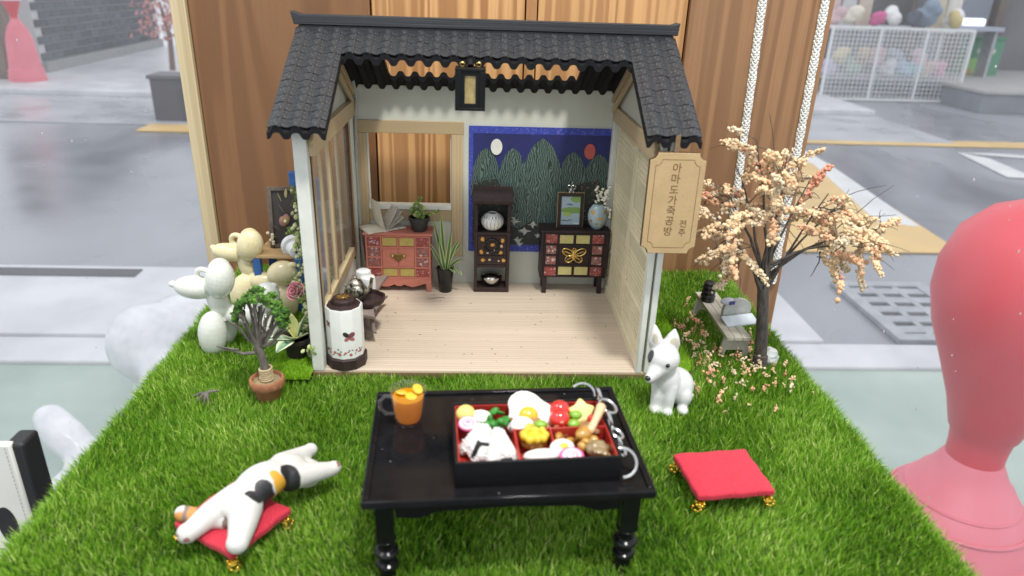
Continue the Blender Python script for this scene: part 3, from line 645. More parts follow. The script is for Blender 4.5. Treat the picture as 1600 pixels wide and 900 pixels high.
# curved tiles: one shared piece for each course of each wave
def tile_mesh():
    b = B(); n = 10; L_ = .62; vs = []
    for r_, (yy, lift) in enumerate(((0, .018), (-.006, .002), (L_, .0))):
        for i in range(n+1):
            x = -WAV/2+WAV*i/n; c = math.cos(2*PI*x/WAV)
            sc = .11*(1-c)/2 if r_ < 2 else 0
            vs.append((x*.998, yy+sc, (.090 if r_ < 2 else .086)*c+lift-(.02 if r_ == 1 else 0)))
    fs = []
    for i in range(n):
        fs += [(i, i+1, 2*(n+1)+i+1, 2*(n+1)+i), (n+1+i, n+1+i+1, i+1, i)]
    return mesh_of('tile', b.add(vs, fs), M_TILE, ang=60)
tm = tile_mesh(); ca = math.atan(SL); nt_ = 0
for i in range(40):
    x = -8.37+i*WAV
    if x > XR-.1: break
    y = YE; row = 0; step = .50*math.cos(ca)*1.0
    while y < 4.95:
        ok = (x < CL-.1 or x > CR+.1) or y > YC-.12
        if ok and nt_ < 298:
            yy = max(y, YC) if (CL-.1 <= x <= CR+.1) else y
            o = link('tile', tm, rf, (x, yy-5.5+rnd.uniform(-.012, .012), ztop(yy)-.012), (ca+rnd.uniform(-.012, .012), rnd.uniform(-.012, .012), rnd.uniform(-.03, .03))); nt_ += 1
        y += step; row += 1
rg = hp('ridge_beam', B().prism([(-8.78, 15.56), (8.94, 15.56), (9.0, 16.12), (8.7, 16.02), (-8.5, 16.0), (-8.92, 16.14)], 5.05, 5.8, 'y'), M_RIDGE, bev=.03)
hp('ridge_course', B().box(-8.6, 8.76, 5.12, 5.7, 15.3, 15.54), M_RIDGE, bev=.02)
# electric cable in the back left corner
tag(ob('cable', B().tube([(-7.2, 9.8, 13.2), (-7.12, 10.2, 12.4), (-7.05, 10.55, 11.5), (-7.2, 10.68, 10.4), (-7.28, 10.7, 8), (-7.27, 10.7, 5), (-7.2, 10.6, 3), (-7.0, 10.3, 1.6), (-6.95, 10.0, .6)], .085, 8), mat('grey_cable', (.42, .44, .42), rough=.5)), 'grey cable running down the back left corner of the house', 'cable')
# painted screen on the back wall: generic mountains, pale and red discs
pt = thing('mountain_painting', 'wide painting of green peaks with blue border on the back wall', 'painting', (3.44, 10.9, 2.55))
M_BLUE = mat('blue_border', (.045, .072, .42), (.03, .048, .29), rough=.55, scale=5, speck=((.12, .12, .45), .42, 8))
M_NIGHT = mat('indigo_sky', (.022, .027, .15), (.015, .019, .10), rough=.5, scale=.8)
ob('border', B().box(-4.3, 4.3, -.03, .03, 0, 7.55), M_BLUE, pt)
ob('sky_field', B().box(-4.05, 4.05, -.045, -.035, .45, 7.15), M_NIGHT, pt, smooth=False)
def peak_mat(name, seed):
    m, nt, N, L, p = nodes(name); vec = coords(nt, (1, 1, .55), (seed*3.1, 0, seed))
    wv = N.new('ShaderNodeTexWave'); wv.wave_type = 'BANDS'; wv.inputs['Scale'].default_value = 2.6; wv.inputs['Distortion'].default_value = 17; wv.inputs['Detail'].default_value = 4; wv.inputs['Detail Scale'].default_value = .8; L.new(vec, wv.inputs['Vector'])
    c = ramp(nt, wv.outputs['Fac'], [(.15, (.014, .026, .027)), (.5, (.045, .080, .073)), (.9, (.105, .165, .14))])
    L.new(c, p.inputs['Base Color']); p.inputs['Roughness'].default_value = .5; return m
def hump(cx, hw, z0, z1, n=16):
    hw *= 1.12; ts = [i/n for i in range(n)]
    return [(cx-hw*(1-t**2.6)**.58, z0+(z1-z0)*t) for t in ts]+[(cx, z1)]+[(cx+hw*(1-t**2.6)**.58, z0+(z1-z0)*t) for t in reversed(ts)]
dep = -.05
for i, (cx, hw, z0, z1) in enumerate(((-3.3, .78, 3.4, 6.3), (3.25, .82, 3.4, 6.1), (-1.75, .8, 3.0, 6.35), (1.75, .85, 3.0, 6.2), (-.05, 1.3, 1.2, 6.95), (-1.15, .85, 1.4, 4.1), (1.15, .9, 1.4, 4.0))):
    ob('peak', B().prism(hump(cx, hw, z0, z1), dep-.006, dep, 'y'), peak_mat('peak_green_%s' % 'abcdefg'[i], i), pt); dep -= .008
M_WOODS = mat('dark_woods', (.020, .032, .026), (.03, .045, .03), rough=.55, scale=3, speck=((.22, .10, .09), .40, 7))
for xa, xb in ((-4.03, -1.9), (1.95, 4.03)): ob('forest', B().prism([(xa, .5), (xb, .5), (xb, 3.3), ((xa+xb)/2+.3, 4.55), ((xa+xb)/2-.5, 4.4), (xa, 4.2)], dep-.006, dep, 'y'), M_WOODS, pt)
dep -= .008
ob('valley', B().prism([(-2.2, .48), (2.2, .48), (2.0, 1.3), (1.1, 1.9), (.3, 1.5), (-.5, 2.0), (-1.3, 1.5), (-2.0, 1.8)], dep-.006, dep, 'y'), mat('slate_valley', (.022, .026, .026), (.03, .036, .034), rough=.6), pt)
dep -= .008
M_FOAM = mat('pale_foam', (.52, .54, .50), (.3, .33, .31), rough=.6, scale=5)
for cx, cz, s in ((-1.55, 2.0, .5), (-.95, 1.35, .45), (-.4, 1.75, .4), (.35, 1.6, .45), (1.0, 1.6, .4), (-1.3, .8, .4), (-.1, 1.1, .3), (-2.0, 3.65, .34), (1.65, 3.6, .34), (-1.2, .55, .3)):
    pl = [(cx+s*(.55+.45*math.sin(i*2.6+cx*5))*math.cos(i*PI/6), cz+s*.62*(.55+.45*math.cos(i*2.2+cx))*math.sin(i*PI/6)) for i in range(12)]
    ob('foam', B().prism(pl, dep-.006, dep, 'y'), M_FOAM, pt)
b = B().lathe([(.33, 0), (.33, .008)], 24); b.xf(Matrix.Rotation(PI/2, 4, 'X')); b.xf(Matrix.Translation((-2.72, dep, 6.4)) @ Matrix.Diagonal((1, 1, 1.4, 1))); ob('pale_disc', b, mat('disc_white', (.72, .72, .68), rough=.5), pt)
b = B().lathe([(.32, 0), (.32, .008)], 24); b.xf(Matrix.Rotation(PI/2, 4, 'X')); b.xf(Matrix.Translation((2.68, dep, 6.25)) @ Matrix.Diagonal((1, 1, 1.4, 1))); ob('red_disc', b, mat('disc_red', (.48, .10, .085), rough=.5), pt)

# lantern under the roof edge
ln = thing('lantern', 'black square lantern with gold paper panels hanging under the roof edge', 'lantern', (-.70, 2.62, 12.36))
M_BLK = mat('black_lacquer', (.007, .007, .008), (.005, .005, .006), rough=.4, scale=2, bump=.08, bscale=5, spec=.22)
M_GOLDP = mat('gold_paper', (.46, .36, .15), (.30, .23, .10), rough=.5, scale=4, stretch=(1, 1, .6), bump=.3, bscale=14, metal=.35)
for x in (-.53, .53):
    for y in (-.42, .42): ob('post', B().box(x-.13, x+.13, y-.1, y+.1, .13, 1.66), M_BLK, ln, bev=.015)
ob('bottom_slab', B().box(-.66, .66, -.52, .52, 0, .125), M_BLK, ln, bev=.02); ob('top_slab', B().box(-.66, .66, -.52, .52, 1.665, 1.8), M_BLK, ln, bev=.02)
for q in ((-.4, .4, -.40, -.38), (-.4, .4, .38, .40)): ob('paper_panel', B().box(*q, .13, 1.66), M_GOLDP, ln)
for q in ((-.5, -.48, -.32, .32), (.48, .5, -.32, .32)): ob('paper_panel', B().box(*q, .13, 1.66), M_GOLDP, ln)
for q in ((-.4, -.24), (.24, .4)): ob('post', B().box(q[0], q[1], -.47, -.41, .13, 1.66), M_BLK, ln)
for q in ((.13, .3), (1.48, 1.66)): ob('cross_bar', B().box(-.24, .24, -.46, -.41, q[0], q[1]), M_BLK, ln)
M_GOLD = mat('gold_metal', (.82, .58, .20), (.7, .46, .13), rough=.3, metal=1, scale=4)
for x in (-.36, .36): ob('eye_ring', B().torus((x, .05, 1.9), .1, .03, (0, 1, .5), 14, 6), M_GOLD, ln)
ob('hanger', B().tube([(0, .1, 1.8), (0, .35, 2.0)], .16, 10), M_BLK, ln)

# name board
def disc_corner(w_, h_, r_, inset=0):
    w_, h_ = w_-inset, h_-inset; P_ = []
    for cx, cz, a in ((-w_, -h_, 0), (w_, -h_, 90), (w_, h_, 180), (-w_, h_, -90)):
        arc = [(cx+r_*math.cos(R(a+90-90*i/5)), cz+r_*math.sin(R(a+90-90*i/5))) for i in range(6)]
        P_ += arc
    return P_
sg = thing('name_board', 'small tan wooden name board with engraved dark lettering on right post', 'sign', (7.95, -.95, 9.2))
M_MDF = mat('tan_board', (.50, .36, .185), (.45, .32, .16), rough=.7, scale=1.2, bump=.2, bscale=10, speck=((.42, .29, .14), .36, 9))
M_ENG = mat('engraved_brown', (.20, .115, .05), (.15, .08, .03), rough=.8, scale=6)
poly = disc_corner(1.17, 2.19, .3)
pl = ob('plate', B().prism(poly, -.12, .12, 'y'), M_MDF, sg, bev=.012)
ob('burnt_edge', B().prism(disc_corner(1.185, 2.205, .3), -.085, .13, 'y'), M_BURN, sg)
p2 = disc_corner(.93, 1.92, .26); ob('engraved_line', B().tube([(x, -.121, z) for x, z in p2+p2[:1]], .012, 4), M_ENG, sg)
ob('hanging_peg', B().box(-.2, .0, -.02, .12, 2.2, 2.9), M_EDGE, sg)
def glyph(ch, x, z, size, parent, y=-.1205, sx=1, m=None, depth=.006):
    cu = bpy.data.curves.new('character', 'FONT'); cu.body = ch; cu.size = size; cu.extrude = depth; cu.align_x = 'CENTER'; cu.align_y = 'CENTER'; cu.offset = .004
    t = bpy.data.objects.new('tmp', cu); COL.objects.link(t); dg = bpy.context.evaluated_depsgraph_get()
    me = bpy.data.meshes.new_from_object(t.evaluated_get(dg)); bpy.data.objects.remove(t); me.materials.clear(); me.materials.append(m or M_ENG)
    vs = np.empty(len(me.vertices)*3); me.vertices.foreach_get('co', vs); vs = vs.reshape(-1, 3)
    if len(vs): vs[:, :2] -= (vs[:, :2].max(0)+vs[:, :2].min(0))/2; me.vertices.foreach_set('co', vs.reshape(-1)); me.update()
    o = link('character', me, parent, (x, y, z), (PI/2, 0, 0)); o.scale = (sx, 1, 1); return o
for k, ch in enumerate('아마도가죽공방'): glyph(ch, -.02-.012*k, 1.58-.46*k, .44, sg)
for k, ch in enumerate('전주'): glyph(ch, .52, -.83-.40*k, .36, sg)
# ------------------------------------------------------------------ furniture inside the house (floor at z = .425)
FZ = .428
M_CORAL = mat('coral_paint', (.56, .20, .145), (.49, .165, .12), rough=.6, scale=3, stretch=(1, 1, 3), bump=.15, bscale=9)
M_DARKW = mat('dark_stain', (.042, .023, .022), (.027, .015, .015), rough=.55, scale=3, bump=.25, bscale=9, spec=.45)
M_EBON = mat('ebony_stain', (.028, .015, .016), (.018, .010, .011), rough=.5, scale=3, bump=.2, bscale=9)
M_FLO1 = floral('floral_dark_red', (.30, .055, .05), [(.42, .10, .08), (.62, .42, .38), (.22, .04, .05), (.36, .30, .34), (.55, .2, .15)], 7)
M_FLO2 = floral('floral_pale', (.26, .10, .09), [(.62, .50, .42), (.40, .10, .09), (.6, .42, .36), (.3, .22, .25)], 5.5)
M_MUST = mat('mustard_paper', (.52, .41, .13), (.45, .35, .10), rough=.6, scale=3)
M_MUST2 = mat('pale_mustard_paper', (.62, .56, .24), (.55, .49, .2), rough=.6, scale=3)
def chest_front(root, Wd, z0, Hh, y, mw, must, handle, gw=.085):
    """a drawer front: outer columns of four, two yellow drawers above and below a pair of doors"""
    cw = Wd*.235; rows = [.26, .24, .24, .26]; zt = z0+Hh
    zs = [z0]
    for r_ in rows: zs.append(zs[-1]+Hh*r_)
    fr = B()
    for x in (-Wd/2, -Wd/2+cw, Wd/2-cw, Wd/2): fr.box(x-gw/2 if abs(x) < Wd/2 else (x if x < 0 else x-gw), x+gw/2 if abs(x) < Wd/2 else (x+gw if x < 0 else x), y-.1, y, z0, zt)
    ob('front_frame', fr, mw, root, bev=.012)
    for s in (-1, 1):
        xa = -Wd/2+gw if s < 0 else Wd/2-cw+gw/2; xb = -Wd/2+cw-gw/2 if s < 0 else Wd/2-gw
        for k in range(5):
            zz = min(max(zs[k], z0+gw/2), zt-gw/2); ob('rail', B().box(xa+.002, xb-.002, y-.098, y, zz-gw/2, zz+gw/2), mw, root, bev=.008)
        for k in range(4):
            sh_ = .10 if k in (1, 2) else .02
            d = ob('drawer', B().box(xa+sh_*.6, xb-sh_*.6, y-.05, y-.002, zs[k]+gw*.75, zs[k+1]-gw*.75), M_FLO1 if k in (0, 3) else M_FLO2, root, bev=.012)
    xa, xb = -Wd/2+cw+gw/2, Wd/2-cw-gw/2; mid = 0
    zi = z0+Hh*.27; zj = z0+Hh*.73
    for zz in (z0+gw/2, zi, zj, zt-gw/2): ob('rail', B().box(xa+.002, xb-.002, y-.099, y, zz-gw/2, zz+gw/2), mw, root, bev=.008)
    for za, zb in ((z0+gw, zi-gw/2), (zj+gw/2, zt-gw)):
        ob('stile', B().box(-gw/2, gw/2, y-.097, y, za+.002, zb-.002), mw, root)
        for s in (-1, 1):
            ob('drawer', B().box(min(s*gw*.9, s*(xb-gw*.4)), max(s*gw*.9, s*(xb-gw*.4)), y-.045, y-.002, za+.05, zb-.05), must, root, bev=.012)
    for s in (-1, 1): ob('door', B().box(min(s*.012, s*(xb-.02)), max(s*.012, s*(xb-.02)), y-.075, y-.002, zi+gw/2+.01, zj-gw/2-.01), mw, root, bev=.012)
# coral chest
c1 = thing('drawer_chest', 'coral red drawer chest with brass clasp under the window', 'drawer chest', (-4.93, 9.5, FZ), group='small drawer chests')
ob('body', B().box(-1.88, 1.88, .02, 1.3, .62, 3.52), M_CORAL, c1, bev=.02)
ob('top', B().box(-2.0, 2.0, -.14, 1.36, 3.53, 3.66), M_CORAL, c1, bev=.02)
chest_front(c1, 3.76, .82, 2.68, .02, M_CORAL, M_MUST, 'brass')
for s in (-1, 1): ob('leg', B().box(min(s*1.62, s*1.88), max(s*1.62, s*1.88), -.08, .2, 0, .62), M_CORAL, c1, bev=.02); ob('leg', B().box(min(s*1.62, s*1.88), max(s*1.62, s*1.88), 1.0, 1.3, 0, .62), M_CORAL, c1, bev=.02)
ap = [(-1.9, .81), (1.9, .81), (1.9, .02), (1.62, .02), (1.62, .18)]+[(1.6-3.2*i/24, .40+.10*math.cos(i/24*4*PI)-(.14 if abs(i-12) < 2 else 0)) for i in range(25)]+[(-1.62, .18), (-1.62, .02), (-1.9, .02)]
ob('apron', B().prism(ap, -.1, .0, 'y'), M_CORAL, c1, bev=.012)
M_BRASS = mat('aged_brass', (.36, .25, .10), (.22, .15, .06), rough=.35, metal=.9, scale=5, bump=.3, bscale=12)
cl = [(-.46, .16), (-.3, .2), (0, .17), (.3, .2), (.46, .16), (.44, -.02), (.26, -.06), (.14, -.2), (0, -.3), (-.14, -.2), (-.26, -.06), (-.44, -.02)]
ob('clasp', B().prism([(x, z+2.2) for x, z in cl], -.12, -.06, 'y'), M_BRASS, c1, bev=.02)
for s in (-1, 1): ob('rivet', B().ell((s*.33, -.13, 2.27), .07, 8, 6), M_GOLD, c1)
# dark chest with butterfly plate
c2 = thing('drawer_chest', 'black brown drawer chest with golden butterfly plate at the right', 'drawer chest', (5.42, 9.5, FZ), group='small drawer chests')
ob('body', B().box(-1.82, 1.82, .02, 1.3, 1.05, 3.86), M_EBON, c2, bev=.02)
ob('top', B().box(-2.05, 2.05, -.16, 1.36, 3.87, 4.0), M_EBON, c2, bev=.02)
for s in (-1, 1):
    ob('side_panel', B().box(min(s*1.83, s*1.98), max(s*1.83, s*1.98), -.1, 1.3, 1.0, 3.86), M_EBON, c2, bev=.015)
    ob('leg', B().box(min(s*1.55, s*1.8), max(s*1.55, s*1.8), -.06, .24, 0, 1.04), M_EBON, c2, bev=.015); ob('leg', B().box(min(s*1.55, s*1.8), max(s*1.55, s*1.8), 1.0, 1.3, 0, 1.04), M_EBON, c2, bev=.015)
chest_front(c2, 3.64, 1.06, 2.78, .02, M_EBON, M_MUST2, 'fly')
b = B(); zc = 2.44; yv = -.09
for s in (-1, 1):
    for (cx, cz, rx, rz, rot) in ((.38, .22, .34, .2, .45), (.28, -.2, .24, .2, -.6)):
        pts = []
        for i in range(21):
            a = 2*PI*i/20; px, pz = rx*math.cos(a), rz*math.sin(a)
            pts.append((s*(cx+px*math.cos(rot)-pz*math.sin(rot)), yv, zc+cz+px*math.sin(rot)+pz*math.cos(rot)))
        b.tube(pts, .032, 5)
        for q in (.33, .66):
            b.tube([(s*.05, yv, zc+cz*.3), (s*(cx+rx*q*math.cos(rot)+.06), yv, zc+cz+rx*q*math.sin(rot)+(.5-q)*.25)], .022, 4)
    b.tube([(s*.03, yv, zc+.2), (s*.1, yv, zc+.36), (s*.16, yv, zc+.4)], .02, 4)
b.ell((0, yv, zc), (.1, .04, .3), 10, 8); b.torus((0, yv, zc+.4), .08, .025, (0, 1, 0), 12, 5)
ob('butterfly_plate', b, M_GOLD, c2)
# tall stand
c3 = thing('display_cabinet', 'tall dark brown cabinet with curved top and gold flecked doors', 'cabinet', (.56, 9.5, FZ))
for s in (-1, 1): ob('side_panel', B().box(min(s*.86, s*1.05), max(s*.86, s*1.05), 0.0, 1.1, .0, 5.5), M_DARKW, c3, bev=.02)
for s in (-1, 1): ob('rear_post', B().box(min(s*.86, s*.98), max(s*.86, s*.98), 1.1, 1.2, 3.8, 5.5), M_DARKW, c3, bev=.01)
ob('base', B().box(-1.05, 1.05, -.03, 1.1, 0.002, .28), M_DARKW, c3, bev=.02)
ob('shelf', B().box(-.85, .85, 0, 1.1, 1.58, 1.74), M_DARKW, c3, bev=.01); ob('shelf', B().box(-1.08, 1.08, -.06, 1.12, 3.62, 3.8), M_DARKW, c3, bev=.02)
ob('back_panel', B().box(-.85, .85, 1.0, 1.1, 1.75, 3.61), M_DARKW, c3)
ob('cabinet_body', B().box(-.85, .85, .05, .99, 1.75, 3.61), M_DARKW, c3)
ob('roof_cap', B().prism([(-.12, 5.52), (1.3, 5.52), (1.3, 6.2), (.5, 6.22), (.15, 6.15), (-.1, 5.95), (-.2, 5.7)], -1.16, 1.16, 'x'), M_DARKW, c3, bev=.02)
for s in (-1, 1): ob('door', B().box(min(s*.012, s*.84), max(s*.012, s*.84), -.01, .04, 2.36, 3.58), M_DARKW, c3, bev=.012)
ob('drawer', B().box(-.84, .84, -.01, .04, 1.78, 2.32), M_DARKW, c3, bev=.012)
ob('ring_handle', B().torus((0, -.05, 2.97), .40, .075, (0, 1, 0), 28, 10), mat('black_gloss', (.01, .01, .01), rough=.12), c3)
M_FLAKE = mat('gold_flake', (.72, .42, .12), (.55, .28, .07), rough=.4, metal=.5, scale=9)
M_FLAKE2 = mat('pale_flake', (.66, .5, .36), (.6, .4, .3), rough=.5, scale=9)
for x, z, s, mm in ((-.55, 3.36, .15, 0), (.6, 3.3, .16, 0), (-.62, 2.6, .15, 0), (.5, 2.55, .12, 0), (-.42, 3.0, .06, 1), (.55, 2.95, .11, 1), (-.52, 2.07, .13, 0), (-.12, 2.09, .09, 1), (.4, 2.02, .06, 1), (.68, 2.06, .14, 0), (.02, 3.02, .15, 0), (-.25, 2.52, .08, 1), (.15, 2.68, .06, 1)):
    ob('gold_fleck', B().prism([(x+s*rnd.uniform(.6, 1.15)*math.cos(a), z+s*rnd.uniform(.6, 1.15)*math.sin(a)) for a in [i*PI/4 for i in range(8)]], -.05, -.012, 'y'), (M_FLAKE, M_FLAKE2)[mm], c3, bev=.008)
# moon jar and silver bowl in the cabinet
def petal_white():
    m, nt, N, L, p = nodes('white_glaze_petal'); vec = coords(nt)
    sx = N.new('ShaderNodeSeparateXYZ'); L.new(vec, sx.inputs[0])
    at = N.new('ShaderNodeMath'); at.operation = 'ARCTAN2'; L.new(sx.outputs['Y'], at.inputs[0]); L.new(sx.outputs['X'], at.inputs[1])
    mu = N.new('ShaderNodeMath'); mu.operation = 'MULTIPLY'; mu.inputs[1].default_value = 9; L.new(at.outputs[0], mu.inputs[0])
    sn = N.new('ShaderNodeMath'); sn.operation = 'SINE'; L.new(mu.outputs[0], sn.inputs[0])
    ab = N.new('ShaderNodeMath'); ab.operation = 'ABSOLUTE'; L.new(sn.outputs[0], ab.inputs[0])
    zz = N.new('ShaderNodeMath'); zz.operation = 'MULTIPLY_ADD'; zz.inputs[1].default_value = 2.2; zz.inputs[2].default_value = -.95; L.new(sx.outputs['Z'], zz.inputs[0])
    za = N.new('ShaderNodeMath'); za.operation = 'ABSOLUTE'; L.new(zz.outputs[0], za.inputs[0])
    su = N.new('ShaderNodeMath'); su.operation = 'SUBTRACT'; L.new(ab.outputs[0], su.inputs[0]); L.new(za.outputs[0], su.inputs[1])
    dd = N.new('ShaderNodeMath'); dd.operation = 'ABSOLUTE'; L.new(su.outputs[0], dd.inputs[0])
    L.new(ramp(nt, dd.outputs[0], [(.05, (.03, .03, .035)), (.13, (.74, .74, .72))]), p.inputs['Base Color']); p.inputs['Roughness'].default_value = .18
    return m
mj = thing('moon_jar', 'round white jar with black petal outlines in the cabinet niche', 'jar', (.56, 10.0, FZ+3.805))
ob('body', B().lathe([(.28, 0), (.34, .03), (.56, .2), (.68, .46), (.66, .7), (.5, .92), (.32, 1.0), (.29, 1.04), (.25, 1.04), (.24, .98)], 32), petal_white(), mj)
ob('mouth', B().lathe([(.0, .97), (.245, .98)], 20), mat('jar_inside', (.02, .02, .02), rough=.7), mj)
bo = thing('lidded_bowl', 'silver lidded bowl in the lower niche of the cabinet', 'bowl', (.56, 9.95, FZ+.285))
M_SIL = mat('silver_metal', (.62, .62, .60), (.45, .45, .44), rough=.18, metal=1, scale=3)
ob('bowl', B().lathe([(.22, 0), (.26, .05), (.45, .18), (.58, .42), (.6, .5), (.56, .5)], 28), M_SIL, bo); ob('lid', B().lathe([(.63, .5), (.64, .62), (.6, .66), (.4, .76), (.12, .8), (0, .8)], 28), M_SIL, bo)
# picture frame and vase on the dark chest
pf = thing('picture_frame', 'small black framed picture of a green lake on the dark chest', 'picture frame', (5.12, 10.0, FZ+4.005), rot=(-.06, 0, .02))
for q in ((-.74, -.56, 0, 2.06), (.56, .74, 0, 2.06)): ob('frame_side', B().box(q[0], q[1], -.1, .12, q[2], q[3]), M_EBON, pf, bev=.015)
for q in ((0, .2), (1.88, 2.06)): ob('frame_side', B().box(-.558, .558, -.1, .12, q[0], q[1]), M_EBON, pf, bev=.015)
ob('gilt_edge', B().box(-.79, .79, .02, .1, .0, 2.12), mat('dull_gilt', (.30, .23, .11), rough=.5, metal=.3), pf)
ob('picture', B().box(-.555, .555, -.06, -.03, .2, 1.88), patches('lake_picture', (.33, .43, .52), [((.1, -.06, 1.05), (.7, 1, .2), (.17, .30, .07)), ((.35, -.06, 1.72), (.4, 1, .2), (.2, .34, .1)), ((-.2, -.06, .82), (.32, 1, .1), (.30, .42, .12)), ((-.05, -.06, 1.4), (.22, 1, .05), (.08, .14, .16)), ((-.2, -.06, .45), (.35, 1, .05), (.1, .16, .2)), ((.4, -.06, .3), (.25, 1, .05), (.55, .62, .68))], rough=.35, warp=.3, bump=0), pf)
bb = B()
for s in (-1, 1):
    bb.torus((s*.12, -.02, 2.42), .12, .025, (0, 1, .2), 12, 5); bb.tube([(0, 0, 2.3), (s*.12, -.02, 2.16), (s*.1, -.03, 2.08)], .025, 5)
bb.tube([(0, 0, 2.1), (0, 0, 2.5), (.03, 0, 2.75)], .03, 5); ob('bow', bb, M_SIL, pf)
vs_ = thing('blue_vase', 'pale blue vase with gold motifs and white blossoms on the dark chest', 'vase', (6.72, 9.98, FZ+4.005))
ob('body', B().lathe([(.26, 0), (.3, .04), (.46, .25), (.56, .6), (.57, .85), (.5, 1.15), (.34, 1.38), (.25, 1.44), (.21, 1.44)], 28), patches('blue_glaze', (.36, .47, .52), [((-.35, -.42, 1.05), (.1, .3, .14), (.50, .32, .08)), ((.1, -.55, .75), (.16, .3, .1), (.6, .36, .08)), ((-.1, -.52, .42), (.12, .3, .07), (.35, .24, .1)), ((.38, -.35, 1.1), (.1, .3, .1), (.4, .25, .08)), ((-.42, -.35, .55), (.07, .3, .1), (.3, .2, .08)), ((.25, -.5, .35), (.1, .3, .05), (.42, .28, .08))], rough=.15, warp=.18, bump=0), vs_)
M_STEM = mat('green_stem', (.10, .16, .04), (.07, .11, .03), rough=.6); M_BLO = mat('white_blossom', (.78, .76, .68), (.68, .66, .58), rough=.6, scale=6, sss=.2)
tips = [(-.15, 0, 2.55), (.12, .05, 2.4), (.4, -.05, 2.3), (.5, 0, 1.7), (-.05, .1, 2.1), (.3, .1, 2.0), (.62, -.1, 1.3), (.45, -.1, 2.5)]
b = B()
for t_ in tips: b.tube([(0, 0, 1.2), (t_[0]*.45, t_[1]*.5, 1.2+(t_[2]-1.2)*.65+.1), t_], .022, 5)
ob('stems', b, M_STEM, vs_) if False else ob('stem', b, M_STEM, vs_)
bl = mesh_of('blossom', B().ell((0, 0, 0), (.085, .085, .075), 8, 6), M_BLO)
for t_ in tips:
    for k in range(6):
        q = Vector(t_)*(1)+Vector((rnd.uniform(-.13, .13), rnd.uniform(-.13, .06), -k*.12+rnd.uniform(-.05, .05))); link('blossom', bl, vs_, q).scale = (rnd.uniform(.7, 1.2),)*3
# snake plant
sp = thing('snake_plant', 'long leaved striped plant in tall black pot beside coral chest', 'potted plant', (-2.2, 9.62, FZ))
M_BPOT = mat('black_pot', (.012, .012, .013), (.02, .02, .02), rough=.35, scale=3)
ob('pot', B().lathe([(.36, 0), (.38, .03), (.5, 1.4), (.54, 1.42), (.54, 1.5), (.48, 1.5), (.46, 1.38)], 28), M_BPOT, sp)
ob('soil', B().lathe([(0, 1.36), (.465, 1.37)], 20), mat('dark_soil', (.03, .02, .012), rough=.95, scale=8), sp)
m, nt, N, L, p = nodes('striped_leaf'); at = N.new('ShaderNodeAttribute'); at.attribute_name = 'side'
L.new(ramp(nt, at.outputs['Fac'], [(0, (.045, .12, .035)), (.45, (.06, .16, .045)), (.6, (.40, .46, .2))]), p.inputs['Base Color']); p.inputs['Roughness'].default_value = .38
M_SNAKE = m
def striped_leaf(name, parent, base, d, L_, W_, bend):
    b = B().leaf(base, d, L_, W_, bend, 8, up=(.25, -1, .1), fold=.12); o = ob(name, b, M_SNAKE, parent)
    a = o.data.attributes.new('side', 'FLOAT', 'POINT'); a.data.foreach_set('value', [1.0 if i % 3 != 1 else 0.0 for i in range(len(o.data.vertices))]); return o
for (dx, dy, L_, W_, bd) in ((-.18, 0, 3.5, .2, .05), (-.05, -.1, 3.9, .24, .05), (.25, -.05, 3.2, .22, .35), (.55, -.1, 2.3, .2, .6), (-.4, .05, 2.9, .18, .25), (.12, -.15, 2.9, .26, .12), (.6, -.3, 1.6, .34, .95), (.45, -.5, 1.1, .28, .8), (.3, .1, 3.6, .18, .55), (-.12, -.2, 2.4, .24, .1)):
    striped_leaf('leaf', sp, (dx*.35, dy*.35, 1.35), (dx, dy, 1), L_, W_*1.12, bd)
# small succulent on the coral chest
su = thing('succulent_pot', 'small black pot with trailing green succulent on the coral chest', 'potted plant', (-3.72, 10.05, FZ+3.665))
ob('pot', B().lathe([(.4, 0), (.42, .03), (.56, .62), (.62, .64), (.63, .82), (.56, .85), (.53, .75)], 28), mat('dark_grey_pot', (.035, .035, .034), (.03, .03, .03), rough=.6, scale=4), su)
ob('soil', B().lathe([(0, .74), (.54, .75)], 20), bpy.data.materials['dark_soil'], su)
M_SUC = mat('succulent_leaf', (.24, .34, .09), (.13, .23, .05), rough=.45, scale=5, rv=.25); M_SUC2 = mat('succulent_pale', (.45, .47, .2), (.3, .36, .12), rough=.45, scale=5, rv=.2)
lm = [mesh_of('leaf', B().ell((0, 0, .09), (.085, .035, .11), 8, 6), q) for q in (M_SUC, M_SUC2)]
for st in (((0, 0, .7), (-.05, -.05, 1.2), (.02, -.1, 1.75), (.1, -.1, 2.0)), ((.1, 0, .7), (.3, -.1, 1.0), (.75, -.2, 1.05), (1.25, -.25, 1.28)), ((-.1, .05, .7), (-.3, -.05, 1.1), (-.25, -.1, 1.5)), ((.05, -.1, .7), (.25, -.2, 1.15), (.2, -.2, 1.5)), ((0, -.1, .7), (-.1, -.3, .95), (-.1, -.35, 1.2))):
    ob('stem', B().tube(st, .025, 5), M_STEM, su)
    for i in range(len(st)-1):
        a, c = Vector(st[i]), Vector(st[i+1])
        for k in range(7):
            q = a.lerp(c, (k+.5)/7); link('leaf', lm[rnd.random() < .35], su, q, (rnd.uniform(-1.3, 1.3), rnd.uniform(-1.3, 1.3), rnd.uniform(0, 6))).scale = (rnd.uniform(.8, 1.4),)*3
